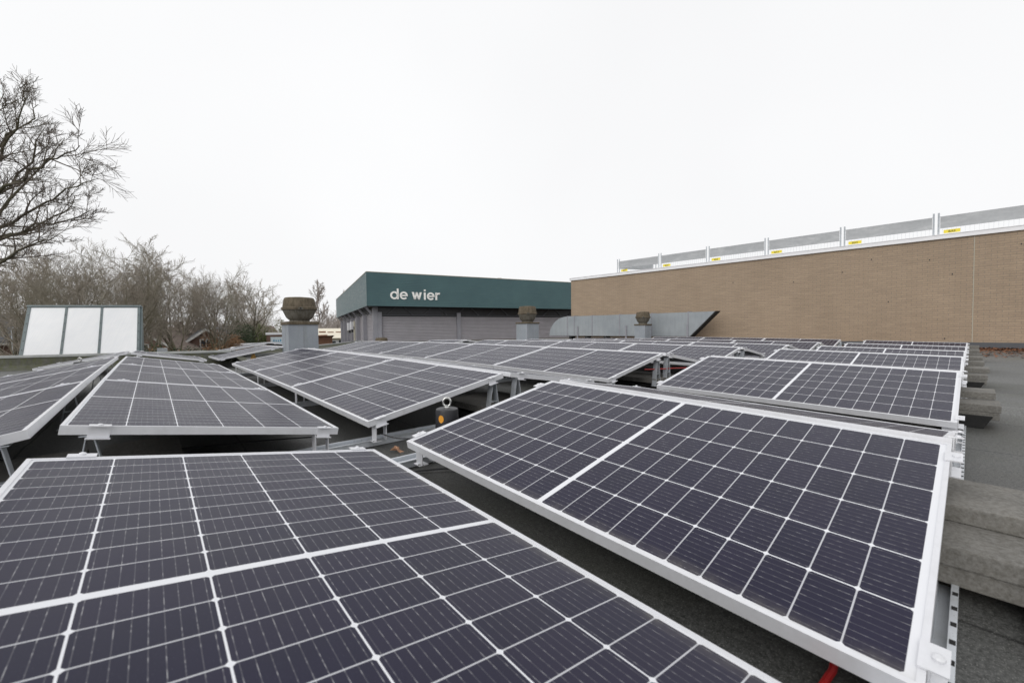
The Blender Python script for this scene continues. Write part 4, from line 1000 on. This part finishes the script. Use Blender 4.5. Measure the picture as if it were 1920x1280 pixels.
house(380, 62, 5, 6, 2.7, 2.3, face_cam(378)-1.45, 'tiledark', 'gabled house with dark slate roof and white window left of thick trunk', [('r',0,3.4,1.2,1.0), ('l',0,3.4,1.2,1.0)])
house(425, 84, 7, 7, 3.0, 2.6, face_cam(430)+.1, 'tiledark', 'dark roofed house right of the thick trunk', [('f',-1.5,2.0,1.2,1.1), ('f',1.8,2.0,1.2,1.1)])
house(470, 105, 9, 7, 3.2, 2.6, face_cam(470)+.4, 'tile', 'faint brown house behind the conifers', [('f',0,2,1.4,1.2)])

# street sign, low walls, white hall, vans
x, y = pol(303.5, 34); t = empty('street_sign', (x, y, STREET)); m = MB(); m.tube([(0,0,0),(0,0,3.5)], .035, 8); m.build('pole', 'galv', t, smooth=True); m = MB(); m.box((0,0,3.6), (.5,.5,.22), Matrix.Rotation(face_cam(303), 3, 'Z')); m.build('sign_plate', 'galv', t); tag(t, 'thin grey pole with small plate below the row trees', 'sign post')
x, y = pol(23, 36); t = empty('lamp_post', (x, y, STREET)); m = MB(); m.tube([(0,0,0),(0,0,5.0)], .03, 8); m.build('pole', 'galv', t, smooth=True); m = MB(); m.tube([(0,0,5.0),(.25,.1,5.05)], .05, 8); m.build('lamp_head', 'galv', t, smooth=True); tag(t, 'slim grey lamp post before the far left red brick house', 'lamp post')
def block(name, px, d, w_, dp_, z0, z1, mat, top, lab, cat, rzo=0):
    x, y = pol(px, d); t = empty(name, (x, y, 0), face_cam(px)+rzo); m = MB(); m.span(-w_/2,w_/2,0,dp_,z0,z1); o = m.build('wall', mat, t); uvwall(o)
    m = MB(); m.span(-w_/2-.08,w_/2+.08,-.08,dp_+.08,z1,z1+.22); m.build('roof_edge', top, t); tag(t, lab, cat); return t
t = block('low_building', 486, 52, 4.6, 5, STREET, -.85, 'redbrick', 'coping', 'low flat building with white fascia behind thin dark tree', 'building')
for u in (-.9, .9, 1.9): m = MB(); m.span(u-.3,u+.3,-.03,.0,-1.35,-1.12); m.build('window', 'glassd', t)
t = block('sign_building', 527, 49, 2.6, 5, STREET, .35, 'redbrick', 'coping', 'pinkish brick block with blue and white sign left of the big vent', 'building')
m = MB(); m.span(-.95,1.2,-.06,-.0,-.75,.12); sg = m.build('sign_board', 'signwhite', t); m = MB(); m.span(-.95,1.2,-.075,-.062,-.75,-.5); m.build('blue_stripe', 'signblue', sg)
for k in range(7): m = MB(); m.span(-.7+k*.2, -.7+k*.2+.11, -.066, -.0615, -.36, -.20+.06*(k % 3 == 0)); m.build('mark', 'signblue', sg)
x, y = pol(486, 41); t = empty('yellow_sign', (x, y, -2.0), face_cam(486)); m = MB(); m.span(-.03,.03,-.03,.03,-2,1.0); m.build('pole', 'galv', t); m = MB(); m.span(-.26,.26,-.05,-.032,1.05,1.42); m.build('sign_plate', 'cone', t); m = MB(); m.span(-.35,.6,-.1,.3,.75,.98); m.build('lamp_bar', 'black', t); tag(t, 'orange yellow sign above black bar before the low building', 'sign')
t = block('white_hall', 634, 56, 9.5, 12, STREET, -.45, 'vanwhite', 'cream', 'long cream roofed hall between the big vent and green hall', 'building', .25)
m = MB(); rnd = random.Random(4)
m.prism([(-4.9,-.3,-.22),(-4.9,3.5,.5),(-4.9,4.2,.5),(-4.9,4.2,-.22)], (9.9,0,0)); m.prism([(-4.9,4.3,.25),(-4.9,7.5,1.05),(-4.9,8.2,1.05),(-4.9,8.2,.25)], (9.9,0,0)); m.build('roof', 'cream', t)
m = MB()
for i in range(9): m.span(-4.6+i*1.05, -4.6+i*1.05+rnd.uniform(.4,.8), 3.3, 3.7, .44, .56+rnd.uniform(0,.12))
m.build('roof_gap', 'cardboard', t)
m = MB(); m.span(-4.6,-.3,-.03,-.001,-.95,-.62); m.span(.1,4.6,-.03,-.001,-.85,-.5); m.build('window_band', 'glassd', t)
def van(px, d, rzo, lab):
    x, y = pol(px, d); t = empty('parked_van', (x, y, STREET+1.0), face_cam(px)+rzo)
    prof = [(-2.5,.35),(-2.5,1.9),(-2.3,2.15),(1.0,2.15),(1.35,2.0),(1.95,1.25),(2.5,1.05),(2.6,.4)]
    m = MB(); m.prism([(a,-.95,b) for a, b in prof], (0,1.9,0)); m.build('body', 'vanwhite', t, bevel=.05)
    m = MB(); m.prism([(.2,-.965,1.25),(.2,-.965,1.9),(1.1,-.965,1.9),(1.6,-.965,1.25)], (0,.01,0)); m.prism([(-2.2,-.965,1.35),(-2.2,-.965,1.9),(-.1,-.965,1.9),(-.1,-.965,1.35)], (0,.01,0)); m.build('side_window', 'glassd', t)
    for a in (-1.6, 1.7):
        for b in (-.9, .9):
            m = MB(); m.tube([(a,b-.1,.35),(a,b+.1,.35)], .35, 18); wh = m.build('wheel', 'rubber', t, smooth=True); m = MB(); m.tube([(a,b-.11,.35),(a,b+.11,.35)], .2, 14); m.build('rim', 'galv', wh, smooth=True)
    tag(t, lab, 'van', 'white vans by the white hall'); return t
van(598, 45, .1, 'white van with dark windows just right of the big roof vent'); van(628, 50, .1, 'white van farther right, partly behind the red cable stands')
